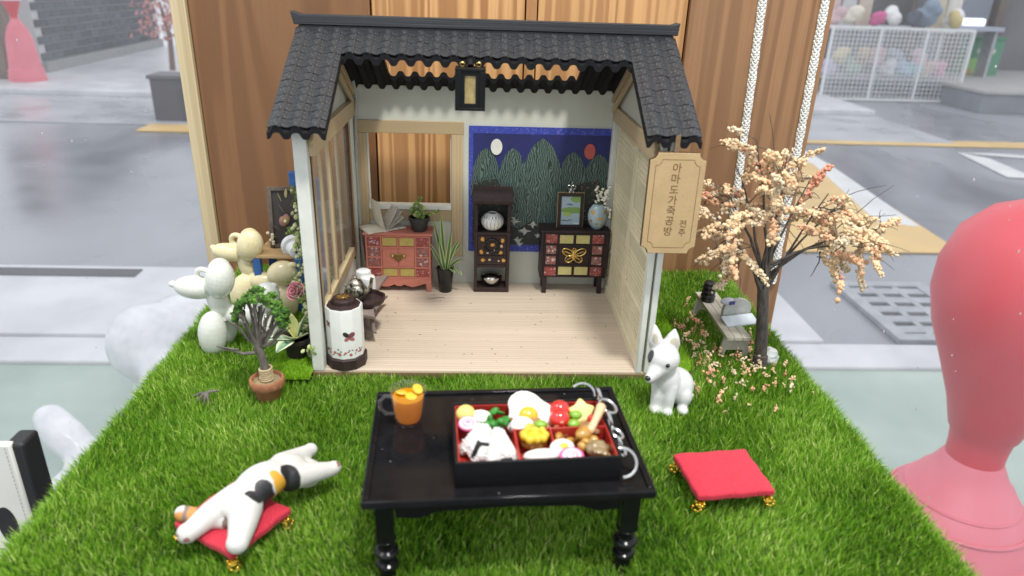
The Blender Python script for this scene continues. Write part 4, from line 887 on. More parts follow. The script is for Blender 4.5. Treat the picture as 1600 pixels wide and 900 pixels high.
# open book on the coral chest
bk = thing('open_book', 'open book with printed pages fanned up on the coral chest', 'book', (-5.62, 9.75, FZ+3.668))
m, nt, N, L, p = nodes('printed_page'); vec = coords(nt)
br = N.new('ShaderNodeTexBrick'); br.inputs['Scale'].default_value = 4.2; br.inputs['Color1'].default_value = (.20, .20, .19, 1); br.inputs['Color2'].default_value = (.58, .56, .5, 1); br.inputs['Mortar'].default_value = (.66, .63, .55, 1)
br.inputs['Mortar Size'].default_value = .035; br.inputs['Brick Width'].default_value = .12; br.inputs['Row Height'].default_value = .5; L.new(vec, br.inputs['Vector'])
L.new(br.outputs['Color'], p.inputs['Base Color']); p.inputs['Roughness'].default_value = .8; M_PRINT = m
M_PAPER = mat('cream_paper', (.66, .62, .52), (.60, .56, .46), rough=.8, scale=2)
def page(name, pts, m_, th=.012):
    b = B(); n = len(pts); vs = []
    for (x, z) in pts: vs += [(x, -.28, z), (x, 1.1, z), (x, -.28, z-th), (x, 1.1, z-th)]
    fs = []
    for i in range(n-1):
        a = 4*i; fs += [(a, a+4, a+5, a+1), (a+2, a+3, a+7, a+6), (a, a+2, a+6, a+4), (a+1, a+5, a+7, a+3)]
    fs += [(0, 1, 3, 2), (4*n-4, 4*n-2, 4*n-1, 4*n-3)]
    return ob(name, b.add(vs, fs), m_, bk, ang=60)
page('page_block', [(-1.1, .13), (-.6, .16), (-.15, .13), (0, .07)], M_PAPER, .11); page('page_block', [(0, .07), (.3, .13), (.9, .13), (1.28, .11)], M_PRINT, .09)
page('page', [(0, .08), (.3, .45), (.62, 1.0), (.78, 1.35)], M_PRINT); page('page', [(0, .08), (.45, .4), (.85, .85), (1.05, 1.1)], M_PRINT); page('page', [(0, .08), (-.15, .6), (-.28, 1.3), (-.30, 1.75)], M_PAPER); page('page', [(0, .08), (.5, .3), (1.0, .6), (1.2, .72)], M_PAPER)
bk.rotation_euler = (0, 0, .55); bk.location = (-5.75, 9.85, FZ+3.668)
# low curved table at the left, tray, teapot, cups
M_ASHW = mat('grey_brown_wash', (.27, .215, .19), (.21, .165, .145), rough=.65, scale=1.5, stretch=(1, .25, 1), bump=.25, bscale=7)
tt = thing('curved_table', 'low grey brown two tier table with curved sides along left wall', 'table', (-6.35, 5.0, FZ))
def starpoly(hx, hy, cx_=.32, cy_=.3, n=8):
    P_ = []
    for i in range(n+1): t = i/n; P_.append((-hx+2*hx*t, -hy+cy_*math.sin(PI*t)))
    for i in range(1, n+1): t = i/n; P_.append((hx-cx_*math.sin(PI*t), -hy+2*hy*t))
    for i in range(1, n+1): t = i/n; P_.append((hx-2*hx*t, hy-cy_*math.sin(PI*t)))
    for i in range(1, n): t = i/n; P_.append((-hx+cx_*.3*math.sin(PI*t), hy-2*hy*t))
    return P_
ob('top', B().prism(starpoly(1.02, 2.75, .36), 1.58, 1.76), M_ASHW, tt, bev=.02)
ob('lower_tier', B().prism(starpoly(1.0, 2.3, .4), .55, .68), M_ASHW, tt, bev=.02)
for x in (-.6, .45):
    for y in (-1.7, 1.7): ob('leg', B().box(x-.1, x+.1, y-.1, y+.1, 0, 1.58), M_ASHW, tt, bev=.01)
ty = thing('scalloped_tray', 'dark brown scalloped tray on the curved table under the teapot', 'tray', (-6.02, 3.95, FZ+1.765))
def scal(r_, n=48, k=8, a=.07): return [(r_*(1+a*abs(math.sin(k*PI*i/n)))*math.cos(2*PI*i/n), r_*(1+a*abs(math.sin(k*PI*i/n)))*math.sin(2*PI*i/n)) for i in range(n)]
b = B(); n = 48
rings = [(.78, 0), (.92, .12), (.95, .32), (.86, .32), (.82, .14), (.0001, .12)]
vs = []
for r_, z in rings: vs += [(x, y, z) for x, y in scal(r_)]
fs = [(i*n+k, i*n+(k+1) % n, (i+1)*n+(k+1) % n, (i+1)*n+k) for i in range(5) for k in range(n)]+[tuple(reversed(range(n)))]
ob('dish', b.add(vs, fs), M_DARKW, ty, ang=70)
tp = thing('teapot', 'small tarnished silver teapot with raised flowers on the dark tray', 'teapot', (-6.5, 3.95, FZ+1.765+.13), .0)
M_PEW = mat('tarnished_silver', (.42, .39, .33), (.06, .055, .045), rough=.28, metal=.95, scale=3.2, bump=.8, bscale=5, bdist=.06, lo=.42, hi=.55)
ob('body', B().lathe([(.34, 0), (.36, .06), (.5, .2), (.6, .45), (.55, .7), (.4, .88), (.34, .92)], 28), M_PEW, tp)
ob('lid', B().lathe([(.38, .92), (.38, .97), (.3, 1.08), (.1, 1.17), (.06, 1.2), (.1, 1.27), (.06, 1.34), (0, 1.36)], 24), M_PEW, tp)
ob('spout', B().tube([(.45, 0, .35), (.68, 0, .5), (.78, 0, .85), (.82, 0, 1.15), (.84, 0, 1.22)], [.17, .14, .1, .085, .1], 12), M_PEW, tp)
ob('handle', B().torus((-.58, 0, .55), .27, .06, (0, 1, 0), 20, 8, PI*.45, PI*1.6), M_PEW, tp)
M_WAX = mat('white_wax', (.74, .75, .75), (.68, .69, .70), rough=.4, scale=2, sss=.3)
for (x, y), lb in (((-6.45, 6.15), 'white rounded cup standing behind on the curved table'), ((-6.1, 5.3), 'white rounded cup nearer the teapot standing in gold ring')):
    t = thing('white_cup', lb, 'cup', (x, y, FZ+1.765), group='white cups on the curved table')
    ob('body', B().lathe([(.3, .03), (.38, .06), (.42, .2), (.42, .7), (.38, .86), (.3, .92), (.0, .93)], 24), M_WAX, t)
    ob('gold_ring', B().torus((0, 0, .04), .37, .035, n=24, m=6), M_GOLD, t)
# white polygonal tea caddy with butterflies
hc = thing('tea_caddy', 'white many sided caddy with butterfly and flower prints on brown base', 'caddy', (-6.55, .86, FZ))
ob('base', B().lathe([(.98, 0), (.98, .5), (.94, .55), (.85, .55)], 10, phase=.3), M_DARKW, hc, bev=.03, ang=20)
M_PORC = mat('white_card', (.74, .75, .72), (.69, .70, .67), rough=.5, scale=1.5)
ob('body', B().lathe([(.84, .551), (.88, .58), (.88, 3.0), (.86, 3.06), (.8, 3.06)], 10, phase=.3), M_PORC, hc, ang=20)
ob('lid', B().lathe([(.8, 3.065), (.78, 3.12), (.55, 3.14), (.55, 3.34), (.5, 3.42), (.0, 3.43)], 10, phase=.3), M_DARKW, hc, bev=.02, ang=20)
b = B()
for k in range(9):
    a = 2*PI*k/9; b.ell((.21*math.cos(a), .21*math.sin(a), 3.46), (.13, .05, .022), 8, 5, (0, 0, a))
b.torus((0, 0, 3.46), .11, .025, n=14, m=5); ob('gold_flower', b, M_GOLD, hc)
def on_side(k, u, z, lift=.006):   # a point on the k-th flat of the ten sided body, u across
    a0, a1 = .3+2*PI*k/10, .3+2*PI*(k+1)/10; p0 = Vector((.88*math.cos(a0), .88*math.sin(a0), z)); p1 = Vector((.88*math.cos(a1), .88*math.sin(a1), z))
    am = (a0+a1)/2; return p0.lerp(p1, u)+Vector((math.cos(am), math.sin(am), 0))*lift, am
M_P = {n_: mat('print_'+n_, c, rough=.55) for n_, c in (('plum', (.22, .07, .09)), ('rose', (.42, .13, .13)), ('black', (.03, .03, .03)), ('red', (.45, .06, .05)), ('leaf', (.12, .13, .05)), ('ochre', (.5, .3, .1)))}
def dot(name, k, u, z, rx, rz, m_, rot=0, lift=.005):
    c, am = on_side(k, u, z, lift); n_ = 10; t = Vector((-math.sin(am), math.cos(am), 0)); up = Vector((0, 0, 1)); o_ = Vector((math.cos(am), math.sin(am), 0))
    P_ = []
    for i in range(n_):
        a = 2*PI*i/n_; x, z_ = rx*math.cos(a), rz*math.sin(a); P_.append(c+t*(x*math.cos(rot)-z_*math.sin(rot))+up*(x*math.sin(rot)+z_*math.cos(rot)))
    b = B().add([p_ for p_ in P_]+[p_+o_*.004 for p_ in P_], [tuple(range(n_, 2*n_))]+[(i, (i+1) % n_, n_+(i+1) % n_, n_+i) for i in range(n_)])
    return ob(name, b, m_, hc, smooth=False)
for k, u0, z0, s in ((7, .62, 1.75, 1.35), (5, .62, 2.3, .8)):
    for dx, dz, rx, rz, rt, m_ in ((.1, .06, .13, .09, .7, 'plum'), (-.1, .08, .13, .08, -.8, 'black'), (.1, -.1, .1, .07, -.5, 'rose'), (-.08, -.1, .09, .07, .5, 'rose'), (0, 0, .022, .13, .2, 'black')):
        dot('butterfly_print', k, u0+dx*s/.54, z0+dz*s, rx*s, rz*s, M_P[m_], rt, .005+abs(dx)*.02)
for k in range(5, 9):
    for u, z, m_ in ((.25, .95, 'red'), (.7, .82, 'rose'), (.48, .9, 'leaf'), (.12, .78, 'leaf'), (.86, 1.0, 'leaf'), (.6, 1.02, 'black')):
        z += rnd.uniform(-.06, .06); s = rnd.uniform(.75, 1.1)
        dot('flower_print', k, u, z, .085*s if m_ in ('red', 'rose') else .05, .08*s if m_ in ('red', 'rose') else .03, M_P[m_], rnd.uniform(-1, 1))
        if m_ == 'red': dot('flower_print', k, u, z, .03, .03, M_P['ochre'], 0, .010)
# ------------------------------------------------------------------ figures and plants on the turf
M_CERW = mat('white_ceramic', (.66, .68, .62), (.62, .64, .58), rough=.16, scale=2, coat=.5, speck=((.58, .58, .54), .33, 9))
M_CERC = mat('cream_ceramic', (.68, .61, .38), (.64, .56, .33), rough=.16, scale=2, coat=.5, speck=((.60, .50, .30), .33, 9))
def balloon_dog(name, label, loc, m, P):
    t = thing(name, label, 'figurine', loc, group='ceramic balloon dogs'); b = B()
    for k in ('ear', 'neck', 'leg', 'body', 'rear', 'hind', 'snout'):
        for c, r_, rot in P[k]: b.ell(c, r_, 20, 14, rot)
    for c, r_ in P['nubs']: b.ell(c, r_, 12, 8)
    for c in P['ring']: b.torus(c[0], c[1], c[2], (.15, .95, .1), 20, 8)
    blob('body', b, m, t, voxel=.04, it=1, world=True)
    return t
balloon_dog('balloon_dog', 'glossy white ceramic balloon dog figurine in front of the cream one', (-12.4, 2.9, 0), M_CERW, dict(
    ear=[((-12.62, 2.2, 4.1), (.70, .62, .98), (0, .25, 0)), ((-13.0, 3.25, 3.95), (.62, .55, .85), (0, .2, 0))], neck=[((-13.0, 2.6, 2.76), (.50, .50, .90), (0, -.25, 0))],
    leg=[((-13.32, 2.15, 1.2), (.70, .62, 1.22), (0, .1, 0)), ((-13.1, 3.2, 1.2), (.68, .6, 1.2), (0, .1, 0))], body=[((-12.05, 2.85, 2.0), (1.12, .54, .54), (0, .1, .15))],
    rear=[((-10.85, 3.2, 2.75), (.66, .62, .85), (0, .45, 0))], hind=[((-10.98, 3.0, 1.0), (.66, .58, 1.05), (0, -.05, 0)), ((-11.0, 4.1, 1.0), (.64, .58, 1.05), (0, -.05, 0))],
    snout=[((-13.95, 2.5, 3.55), (1.0, .6, .58), (0, .12, .1))], nubs=[((-14.98, 2.42, 3.74), (.19, .17, .17)), ((-10.42, 3.2, 3.38), (.22, .16, .16)), ((-10.6, 3.2, 3.3), (.2, .15, .15))], ring=[((-13.5, 2.55, 4.15), .34, .14)]))
balloon_dog('balloon_dog', 'glossy cream ceramic balloon dog figurine behind the white one', (-12.4, 7.2, 0), M_CERC, dict(
    ear=[((-12.75, 7.4, 3.95), (.72, .62, .92), (0, .3, 0)), ((-13.1, 8.4, 3.8), (.62, .55, .82), (0, .25, 0))], neck=[((-13.05, 7.7, 2.6), (.52, .52, .88), (0, -.3, 0))],
    leg=[((-13.4, 7.3, 1.1), (.72, .62, 1.2), (0, .2, 0)), ((-13.2, 8.3, 1.1), (.7, .6, 1.2), (0, .2, 0))], body=[((-12.1, 7.3, 1.85), (1.15, .56, .56), (0, .1, -.2))],
    rear=[((-10.95, 6.7, 2.6), (.86, .66, .72), (0, -.3, 0))], hind=[((-11.0, 6.5, .95), (.82, .68, 1.05), (0, -.1, 0)), ((-11.1, 7.7, .95), (.8, .66, 1.05), (0, -.1, 0))],
    snout=[((-14.0, 7.6, 3.45), (.92, .52, .52), (0, .2, .1))], nubs=[((-14.82, 7.6, 3.72), (.19, .17, .17)), ((-10.35, 6.6, 3.15), (.26, .18, .18))], ring=[((-13.5, 7.65, 4.15), .32, .15)]))
# white dog figurine
dg = thing('dog_figurine', 'small white sitting dog figurine with grey eye patch by the house corner', 'figurine', (8.45, -2.4, .12))
b = B().ell((.38, .35, .85), (.82, .85, .85), 20, 14).ell((-.22, -.02, 1.3), (.68, .66, .95), 20, 14, (0, -.25, 0)).ell((-.42, -.15, 1.9), (.5, .5, .6))
b.ell((.62, -.12, .6), (.42, .52, .55), 16, 12).ell((.0, .85, .5), (.4, .4, .5))
for x, y in ((-.68, -.42), (-.18, -.62)):
    b.tube([(x+.12, y+.25, 1.2), (x+.04, y+.05, .7), (x, y, .22)], [.34, .27, .25], 14, round_=True); b.ell((x-.04, y-.16, .14), (.27, .33, .2))
b.ell((.52, -.62, .14), (.28, .36, .19)); b.ell((1.05, .45, .25), (.3, .22, .18))
b.ell((-.52, -.25, 2.55), (.72, .68, .66), 20, 14).ell((-.62, -.42, 2.3), (.56, .5, .44))
b.tube([(-.7, -.45, 2.28), (-1.02, -.72, 2.06), (-1.22, -.9, 1.93)], [.46, .33, .23], 16, round_=True)
for c, tip, r_ in (((-.85, .0, 2.95), (-1.0, .05, 4.0), .3), ((-.22, -.05, 2.95), (-.1, .05, 3.8), .34)):
    c, tip = Vector(c), Vector(tip); n0 = len(b.v)
    b.tube([c, c.lerp(tip, .35), c.lerp(tip, .72), tip], [r_, r_*1.12, r_*.75, .09], 14, round_=True)
M_DOG = patches('white_resin', (.61, .62, .61), [((-1.16, -.36, 2.74), (.17, .24, .32), (.055, .06, .075)), ((-1.3, -.95, 1.68), (.1, .1, .03), (.2, .15, .15))], rough=.38, bump=.35, bscale=5, warp=.1)
blob('body', b, M_DOG, dg, voxel=.06, it=6)
M_EYE = mat('black_bead', (.008, .008, .008), rough=.08, coat=.5)
ob('eye', B().ell((-.5, -.9, 2.56), (.1, .07, .1), 12, 8), M_EYE, dg); ob('eye', B().ell((-1.17, -.42, 2.56), (.07, .09, .1), 12, 8), M_EYE, dg)
ob('nose', B().ell((-1.31, -.99, 1.99), (.15, .14, .11), 12, 8), M_EYE, dg)
ob('mouth', B().tube([(-1.22, -1.02, 1.76), (-1.02, -.98, 1.76), (-.8, -.9, 1.84), (-.62, -.86, 1.98)], .018, 5), mat('mouth_line', (.25, .2, .19), rough=.6), dg)
M_EARIN = mat('inner_ear_cream', (.74, .68, .56), rough=.5)
ob('inner_ear', B().ell((-.98, -.27, 3.45), (.13, .05, .42), 12, 8, (.15, -.12, -.3)), M_EARIN, dg); ob('inner_ear', B().ell((-.17, -.34, 3.35), (.19, .05, .36), 12, 8, (.15, .1, -.2)), M_EARIN, dg)
# red cushions on gold bead feet
def felt():
    m, nt, N, L, p = nodes('red_felt'); vec = coords(nt)
    wv = N.new('ShaderNodeTexWave'); wv.inputs['Scale'].default_value = 5.5; wv.inputs['Distortion'].default_value = 1.2; wv.bands_direction = 'DIAGONAL'; L.new(vec, wv.inputs['Vector'])
    f = ntex(nt, vec, 9, 4); L.new(mix(nt, ramp(nt, f, [(.3, (.44, .012, .03)), (.7, (.58, .025, .055))]), (.66, .07, .10), ramp(nt, wv.outputs['Fac'], [(.55, 0), (1, .25)])), p.inputs['Base Color'])
    p.inputs['Roughness'].default_value = .85; p.inputs['Sheen Weight'].default_value = .08
    ad = N.new('ShaderNodeMath'); ad.operation = 'ADD'; L.new(wv.outputs['Fac'], ad.inputs[0]); L.new(f, ad.inputs[1]); L.new(bumpn(nt, ad.outputs[0], .5, .03), p.inputs['Normal']); return m
M_FELT = felt(); M_BEAD = mat('gold_bead', (.85, .60, .10), (.75, .45, .05), rough=.22, metal=1, scale=4)
def cushion(label, loc, rz, sx, sy, z, tilt=0):
    t = thing('red_cushion', label, 'cushion', loc, rz, group='red felt cushions on gold feet')
    if tilt: t.rotation_euler = (tilt, 0, rz); ROOTM[t.name] = Matrix.Translation(loc) @ Euler((tilt, 0, rz)).to_matrix().to_4x4()
    b = B(); n = 12; vs = []
    for j in range(n+1):
        for i in range(n+1):
            u, v = i/n*2-1, j/n*2-1; h = .10*(1-u**4)*(1-v**4)+.03*noise.noise((u*2, v*2, z))
            vs.append((u*sx/2*(1+.015*math.sin(9*v)), v*sy/2*(1+.015*math.sin(8*u)), z+h))
    k = len(vs); vs += [(x, y, z-.26) for x, y, _ in vs]
    fs = [(j*(n+1)+i, j*(n+1)+i+1, (j+1)*(n+1)+i+1, (j+1)*(n+1)+i) for j in range(n) for i in range(n)]
    fs += [tuple(reversed([k+q for q in f])) for f in fs]
    bd = [i for i in range(n+1)]+[j*(n+1)+n for j in range(1, n+1)]+[n*(n+1)+i for i in range(n-1, -1, -1)]+[j*(n+1) for j in range(n-1, 0, -1)]
    fs += [(bd[i], k+bd[i], k+bd[(i+1) % len(bd)], bd[(i+1) % len(bd)]) for i in range(len(bd))]
    ob('pad', b.add(vs, fs), M_FELT, t, bev=.06)
    for s in (-1, 1):
        for q in (-1, 1):
            cx, cy = s*(sx/2-.18), q*(sy/2-.14); b = B()
            for k in range(9):
                a = k*2*PI/9; b.ell((cx+.14*math.cos(a), cy+.14*math.sin(a), z-.42-.06*(k % 2)), .055, 8, 6)
            for k in range(5):
                a = k*2*PI/5; b.ell((cx+s*.1+.16*math.cos(a), cy+q*.05+.16*math.sin(a), z-.58-.05*(k % 2)), .052, 8, 6)
            b.torus((cx, cy, z-.5), .16, .028, n=14, m=5).torus((cx+s*.1, cy, z-.64), .19, .028, n=14, m=5); b.tube([(cx, cy, z-.34), (cx, cy, .0)], .09, 8)
            ob('gold_foot', b, M_BEAD, t)
    return t
cushion('empty square red felt cushion on gold bead feet right of the table', (9.0, -8.35, 0), .11, 2.95, 2.5, 1.05)
cushion('red felt cushion on gold bead feet lying under the cat', (-8.35, -10.55, 0), -.55, 2.75, 2.5, .95)
# sprawling calico cat
ct = thing('cat_figurine', 'white calico cat figurine stretched out on its back over the left red cushion', 'figurine', (-7.7, -10.0, 0))
b = B().ell((-7.95, -10.55, 1.62), (.86, .72, .56), 20, 14, (0, 0, .7)).ell((-7.5, -9.9, 1.78), (1.0, .70, .60), 20, 14, (0, -.05, .85)).ell((-7.0, -9.1, 1.6), (.92, .70, .54), 20, 14, (0, .1, .9))
b.tube([(-8.3, -10.6, 1.55), (-8.85, -11.05, 1.42), (-9.3, -11.55, 1.2)], [.52, .42, .33], 18, round_=True); b.ell((-9.38, -11.68, 1.22), (.34, .32, .34))
b.tube([(-7.75, -10.95, 1.55), (-7.68, -11.5, 1.42), (-7.68, -12.0, 1.18)], [.56, .46, .35], 18, round_=True); b.ell((-7.68, -12.12, 1.2), (.36, .33, .34))
b.tube([(-7.1, -8.75, 1.55), (-6.85, -8.1, 1.4), (-6.5, -7.45, 1.25)], [.52, .38, .27], 16, round_=True); b.ell((-6.45, -7.38, 1.28), (.28, .27, .25))
b.tube([(-6.75, -9.25, 1.5), (-6.1, -8.85, 1.35), (-5.5, -8.45, 1.2)], [.52, .38, .28], 16, round_=True); b.ell((-5.4, -8.38, 1.22), (.29, .28, .26))
b.ell((-6.42, -8.35, .95), (.62, .58, .5), 18, 12); b.ell((-6.1, -8.0, .85), (.2, .2, .28)).ell((-6.35, -7.9, .85), (.2, .2, .28))
b.tube([(-7.9, -10.95, 1.3), (-8.4, -11.12, 1.22), (-9.1, -10.98, 1.2), (-9.9, -10.72, 1.18)], [.24, .28, .30, .27], 14, round_=True)
w2 = lambda p: (p[0]+7.7, p[1]+10.0, p[2])
m_cat = patches('calico_paint', (.60, .59, .56), [(w2((-6.62, -9.58, 1.7)), (.40, .36, .7), (.016, .016, .018)), (w2((-6.98, -10.02, 1.68)), (.36, .27, .7), (.62, .32, .03)), (w2((-7.22, -10.5, 1.7)), (.36, .30, .75), (.018, .018, .021)), (w2((-7.5, -10.85, 1.8)), (.30, .22, .55), (.02, .02, .023)),
    (w2((-8.75, -10.0, 1.6)), (.22, .34, .5), (.05, .05, .055)), (w2((-7.95, -9.35, 1.55)), (.2, .4, .4), (.7, .42, .15)), (w2((-9.05, -10.93, 1.1)), (1.25, .46, .52), (.56, .25, .07)), (w2((-8.05, -11.02, 1.2)), (.24, .2, .3), (.56, .25, .07)), (w2((-9.72, -10.78, 1.2)), (.10, .6, .6), (.22, .17, .15)), (w2((-9.25, -10.9, 1.2)), (.12, .45, .5), (.22, .17, .15)), (w2((-8.28, -11.1, 1.22)), (.11, .45, .4), (.2, .15, .13)),
    (w2((-6.2, -7.95, .8)), (.3, .3, .35), (.02, .02, .02)), (w2((-6.0, -8.35, .9)), (.3, .3, .3), (.6, .3, .06)), (w2((-9.3, -11.95, 1.22)), (.12, .1, .12), (.32, .14, .14)), (w2((-9.55, -11.85, 1.3)), (.1, .1, .08), (.32, .2, .2)), (w2((-6.42, -7.15, 1.42)), (.14, .1, .07), (.3, .12, .12)), (w2((-5.2, -8.38, 1.4)), (.12, .12, .06), (.3, .13, .13)), (w2((-5.72, -8.85, 1.3)), (.07, .08, .08), (.4, .12, .12))], rough=.5, bump=.45, bscale=7, warp=.24, edge=.1)
blob('body', b, m_cat, ct, voxel=.06, it=7, world=True)
bb = B()
for (cx, cy, cz) in ((-9.38, -11.95, 1.3), (-7.68, -12.4, 1.3)):
    for s in (-.11, 0, .11): bb.ell((cx+s, cy+abs(s)*.5, cz-.05), (.045, .03, .05), 8, 6)
ob('toe_pad', bb, mat('toe_rose', (.42, .2, .2), rough=.5), ct, world=True)
# bonsai in terracotta
bs = thing('bonsai', 'small bonsai with fanned bare branches and green moss in terracotta pot', 'potted tree', (-9.57, -1.95, .1))
M_TERR = mat('terracotta', (.36, .155, .075), (.27, .11, .055), rough=.65, scale=2.5, bump=.25, bscale=8, speck=((.45, .3, .2), .36, 5))
ob('pot', B().lathe([(.5, 0), (.52, .03), (.6, .62), (.62, .64), (.72, .66), (.76, .72), (.76, 1.0), (.72, 1.06), (.64, 1.06), (.6, .98), (.58, .85)], 32), M_TERR, bs)
ob('soil', B().lathe([(0, .93), (.6, .92)], 24), mat('sandy_soil', (.34, .26, .15), (.22, .17, .09), rough=.9, scale=6, bump=.6, bscale=12), bs)
b = B(); pts = []; n = 90
for i in range(n): a = i*.45; pts.append((.26*math.cos(a)+.02*rnd.uniform(-1, 1), .26*math.sin(a), .93+.66*i/n))
ob('raffia_wrap', B().tube(pts, .05, 5), mat('raffia', (.55, .44, .27), (.44, .34, .19), rough=.8, scale=6, bump=.4), bs)
M_BARK = mat('grey_bark', (.17, .15, .13), (.085, .075, .065), rough=.75, scale=5, stretch=(1, 1, .4), bump=.7, bscale=9)
b = B(); b.tube([(0, 0, .95), (-.02, 0, 1.6), (-.12, 0, 2.2), (-.2, 0, 2.6), (-.22, 0, 2.9)], [.2, .18, .17, .2, .17], 12)
brs = [(-1.5, -.1, 2.55), (-.95, -.15, 3.7), (-.7, -.2, 4.3), (-.4, .1, 4.75), (-.1, -.2, 4.9), (.15, 0, 4.6), (.45, -.2, 4.3), (.75, 0, 3.9), (.95, -.15, 3.4), (.3, -.35, 3.7), (-.5, -.4, 4.0), (-.05, .3, 4.4), (.7, .3, 4.3), (-.85, .3, 4.4)]
for bx, by, bz in brs:
    s0 = Vector((-.18, 0, 2.35+rnd.uniform(-.1, .35))); e = Vector((bx, by, bz)); md = s0.lerp(e, .5)+Vector((0, 0, -.18 if abs(bx) > .6 else 0))
    b.tube([s0, md, e], [.105, .075, .045], 7)
    for k in range(3):
        q = s0.lerp(e, rnd.uniform(.55, .85)); d = (e-s0).normalized()+Vector((rnd.uniform(-.6, .6), rnd.uniform(-.4, .4), rnd.uniform(-.1, .5))); b.tube([q, q+d*rnd.uniform(.3, .6)], [.055, .03], 5)
ob('trunk', b, M_BARK, bs)
M_MOSS = mat('green_foam', (.055, .14, .018), (.03, .08, .01), rough=.85, scale=3, rv=.35, bump=.6, bscale=10); M_MOSS2 = mat('light_green_foam', (.12, .25, .035), (.07, .17, .02), rough=.85, scale=3, bump=.6, bscale=10)
def crumb(name, m_, r_=.1, seed=0, sub_=1, amp=.55):
    bm = bmesh.new(); bmesh.ops.create_icosphere(bm, subdivisions=sub_, radius=r_)
    for v in bm.verts:
        f = 1+amp*noise.noise(v.co*(2.2/r_)+Vector((seed*7.3, 0, 0)))+amp*.5*noise.noise(v.co*(5/r_)+Vector((0, seed*3, 0))); v.co *= f
    me = bpy.data.meshes.new(name); bm.to_mesh(me); bm.free(); me.materials.append(m_); return me
cr = thing  # noqa
crm = [crumb('moss_clump', q, .15, k, 2, 1.1) for k, q in enumerate((M_MOSS, M_MOSS, M_MOSS2))]
for k in range(125):
    a = rnd.uniform(.1, PI-.3); rr = rnd.uniform(1.06, 1.2); y = rnd.uniform(-.35, .75)
    q = (-.05+rr*.95*math.cos(a), y, 3.55+1.45*rr*math.sin(a)*.98-.18)
    link('moss_clump', rnd.choice(crm), bs, q, (rnd.uniform(0, 6), rnd.uniform(0, 6), 0)).scale = (rnd.uniform(.5, 1.15), rnd.uniform(.5, 1.1), rnd.uniform(.5, 1.0))
# fallen twig
tg = thing('twig', 'small grey broken twig lying on the turf at the left', 'twig', (-12.1, -2.45, .55))
b = B()
for e in ((-.55, -.1, .0), (-.3, -.35, -.1), (.0, -.42, -.25), (.55, .15, .12), (.2, -.35, -.2)): b.tube([(0, 0, .1), (e[0]*.5, e[1]*.5, e[2]*.5+.1), e], [.085, .065, .02], 6)
ob('branch', b, M_BARK, tg)
# bright turf pads beside the house
M_PAD = turf_mat('lime_fibre', [(0, (.15, .36, .012)), (.5, (.30, .56, .025)), (1, (.50, .76, .09))])
padL = struct('turf_pad', B().prism([(-9.75, -.75), (-8.1, -.75), (-8.1, 2.6), (-9.75, 2.6)], .02, .5), M_SOIL)
turf('pad_grass', (-9.9, -7.98), (-.95, 2.6), 11000, (.12, .24), .035, M_PAD, 11, z0=.46, keep=lambda x, y: (x < -8.0) | (y < -.1))
padR = struct('turf_pad', B().prism([(8.15, -.2), (9.4, -.9), (10.1, -.5), (10.45, 1.5), (10.35, 4.5), (9.9, 7.5), (8.15, 8)], .02, .47), M_SOIL, bev=.15)
edge_x = lambda y: 10.35-.9*np.clip(-(y-1.2)/2.2, 0, 1)**2-.05*np.clip(y-4, 0, 9)
turf('pad_grass', (8.15, 10.6), (-.95, 8), 30000, (.12, .26), .035, M_PAD, 12, z0=.46, keep=lambda x, y: (x < edge_x(y)) & ((y > -.3) | (x > 9.0)))
# potted plant with cream edged leaves at the left corner
pp = thing('potted_plant', 'dark pot with cream edged green leaves at the left front corner', 'potted plant', (-8.98, 1.15, .45))
M_BRPOT = mat('brown_black_pot', (.03, .022, .02), (.02, .015, .014), rough=.5, scale=3)
ob('pot', B().lathe([(.42, 0), (.45, .04), (.62, .95), (.7, .97), (.7, 1.15), (.64, 1.17), (.6, 1.0)], 28), M_BRPOT, pp)
ob('soil', B().lathe([(0, 1.02), (.6, 1.02)], 20), bpy.data.materials['dark_soil'], pp)
m, nt, N, L, p = nodes('cream_edged_leaf'); at = N.new('ShaderNodeAttribute'); at.attribute_name = 'side'
L.new(mix(nt, ramp(nt, at.outputs['Fac'], [(.35, (.10, .22, .13)), (.7, (.62, .66, .45))]), (.5, .6, .4), ramp(nt, ntex(nt, coords(nt), 2.5), [(.5, 0), (.7, .5)])), p.inputs['Base Color']); p.inputs['Roughness'].default_value = .45; M_CREAML = m
m2_ = mat('pale_yellow_leaf', (.62, .62, .30), (.5, .54, .22), rough=.5, scale=3)
def broad_leaf(parent, base, d, L_, W_, bend, m_, up=(0, 0, 1)):
    b = B(); base = Vector(base); d = Vector(d).normalized(); sd = d.cross(Vector(up)).normalized(); nn = sd.cross(d); vs = []; n = 10; side = []
    for i in range(n+1):
        t = i/n; wv = W_*(math.sin(PI*t**.8)**.8 if 0 < t < 1 else .02)*(1+.09*(i % 2)); p = base+d*L_*t+Vector((0, 0, -bend*L_*t*t))
        for k, q in enumerate((-1, -.6, 0, .6, 1)): vs.append(p+sd*wv/2*q+nn*(abs(q)*wv*.16)); side.append(abs(q)**1.2)
    fs = [(5*i+k, 5*i+k+1, 5*i+k+6, 5*i+k+5) for i in range(n) for k in range(4)]
    o = ob('leaf', b.add(vs, fs), m_, parent); a = o.data.attributes.new('side', 'FLOAT', 'POINT'); a.data.foreach_set('value', side)
    k = o.modifiers.new('thick', 'SOLIDIFY'); k.thickness = .02
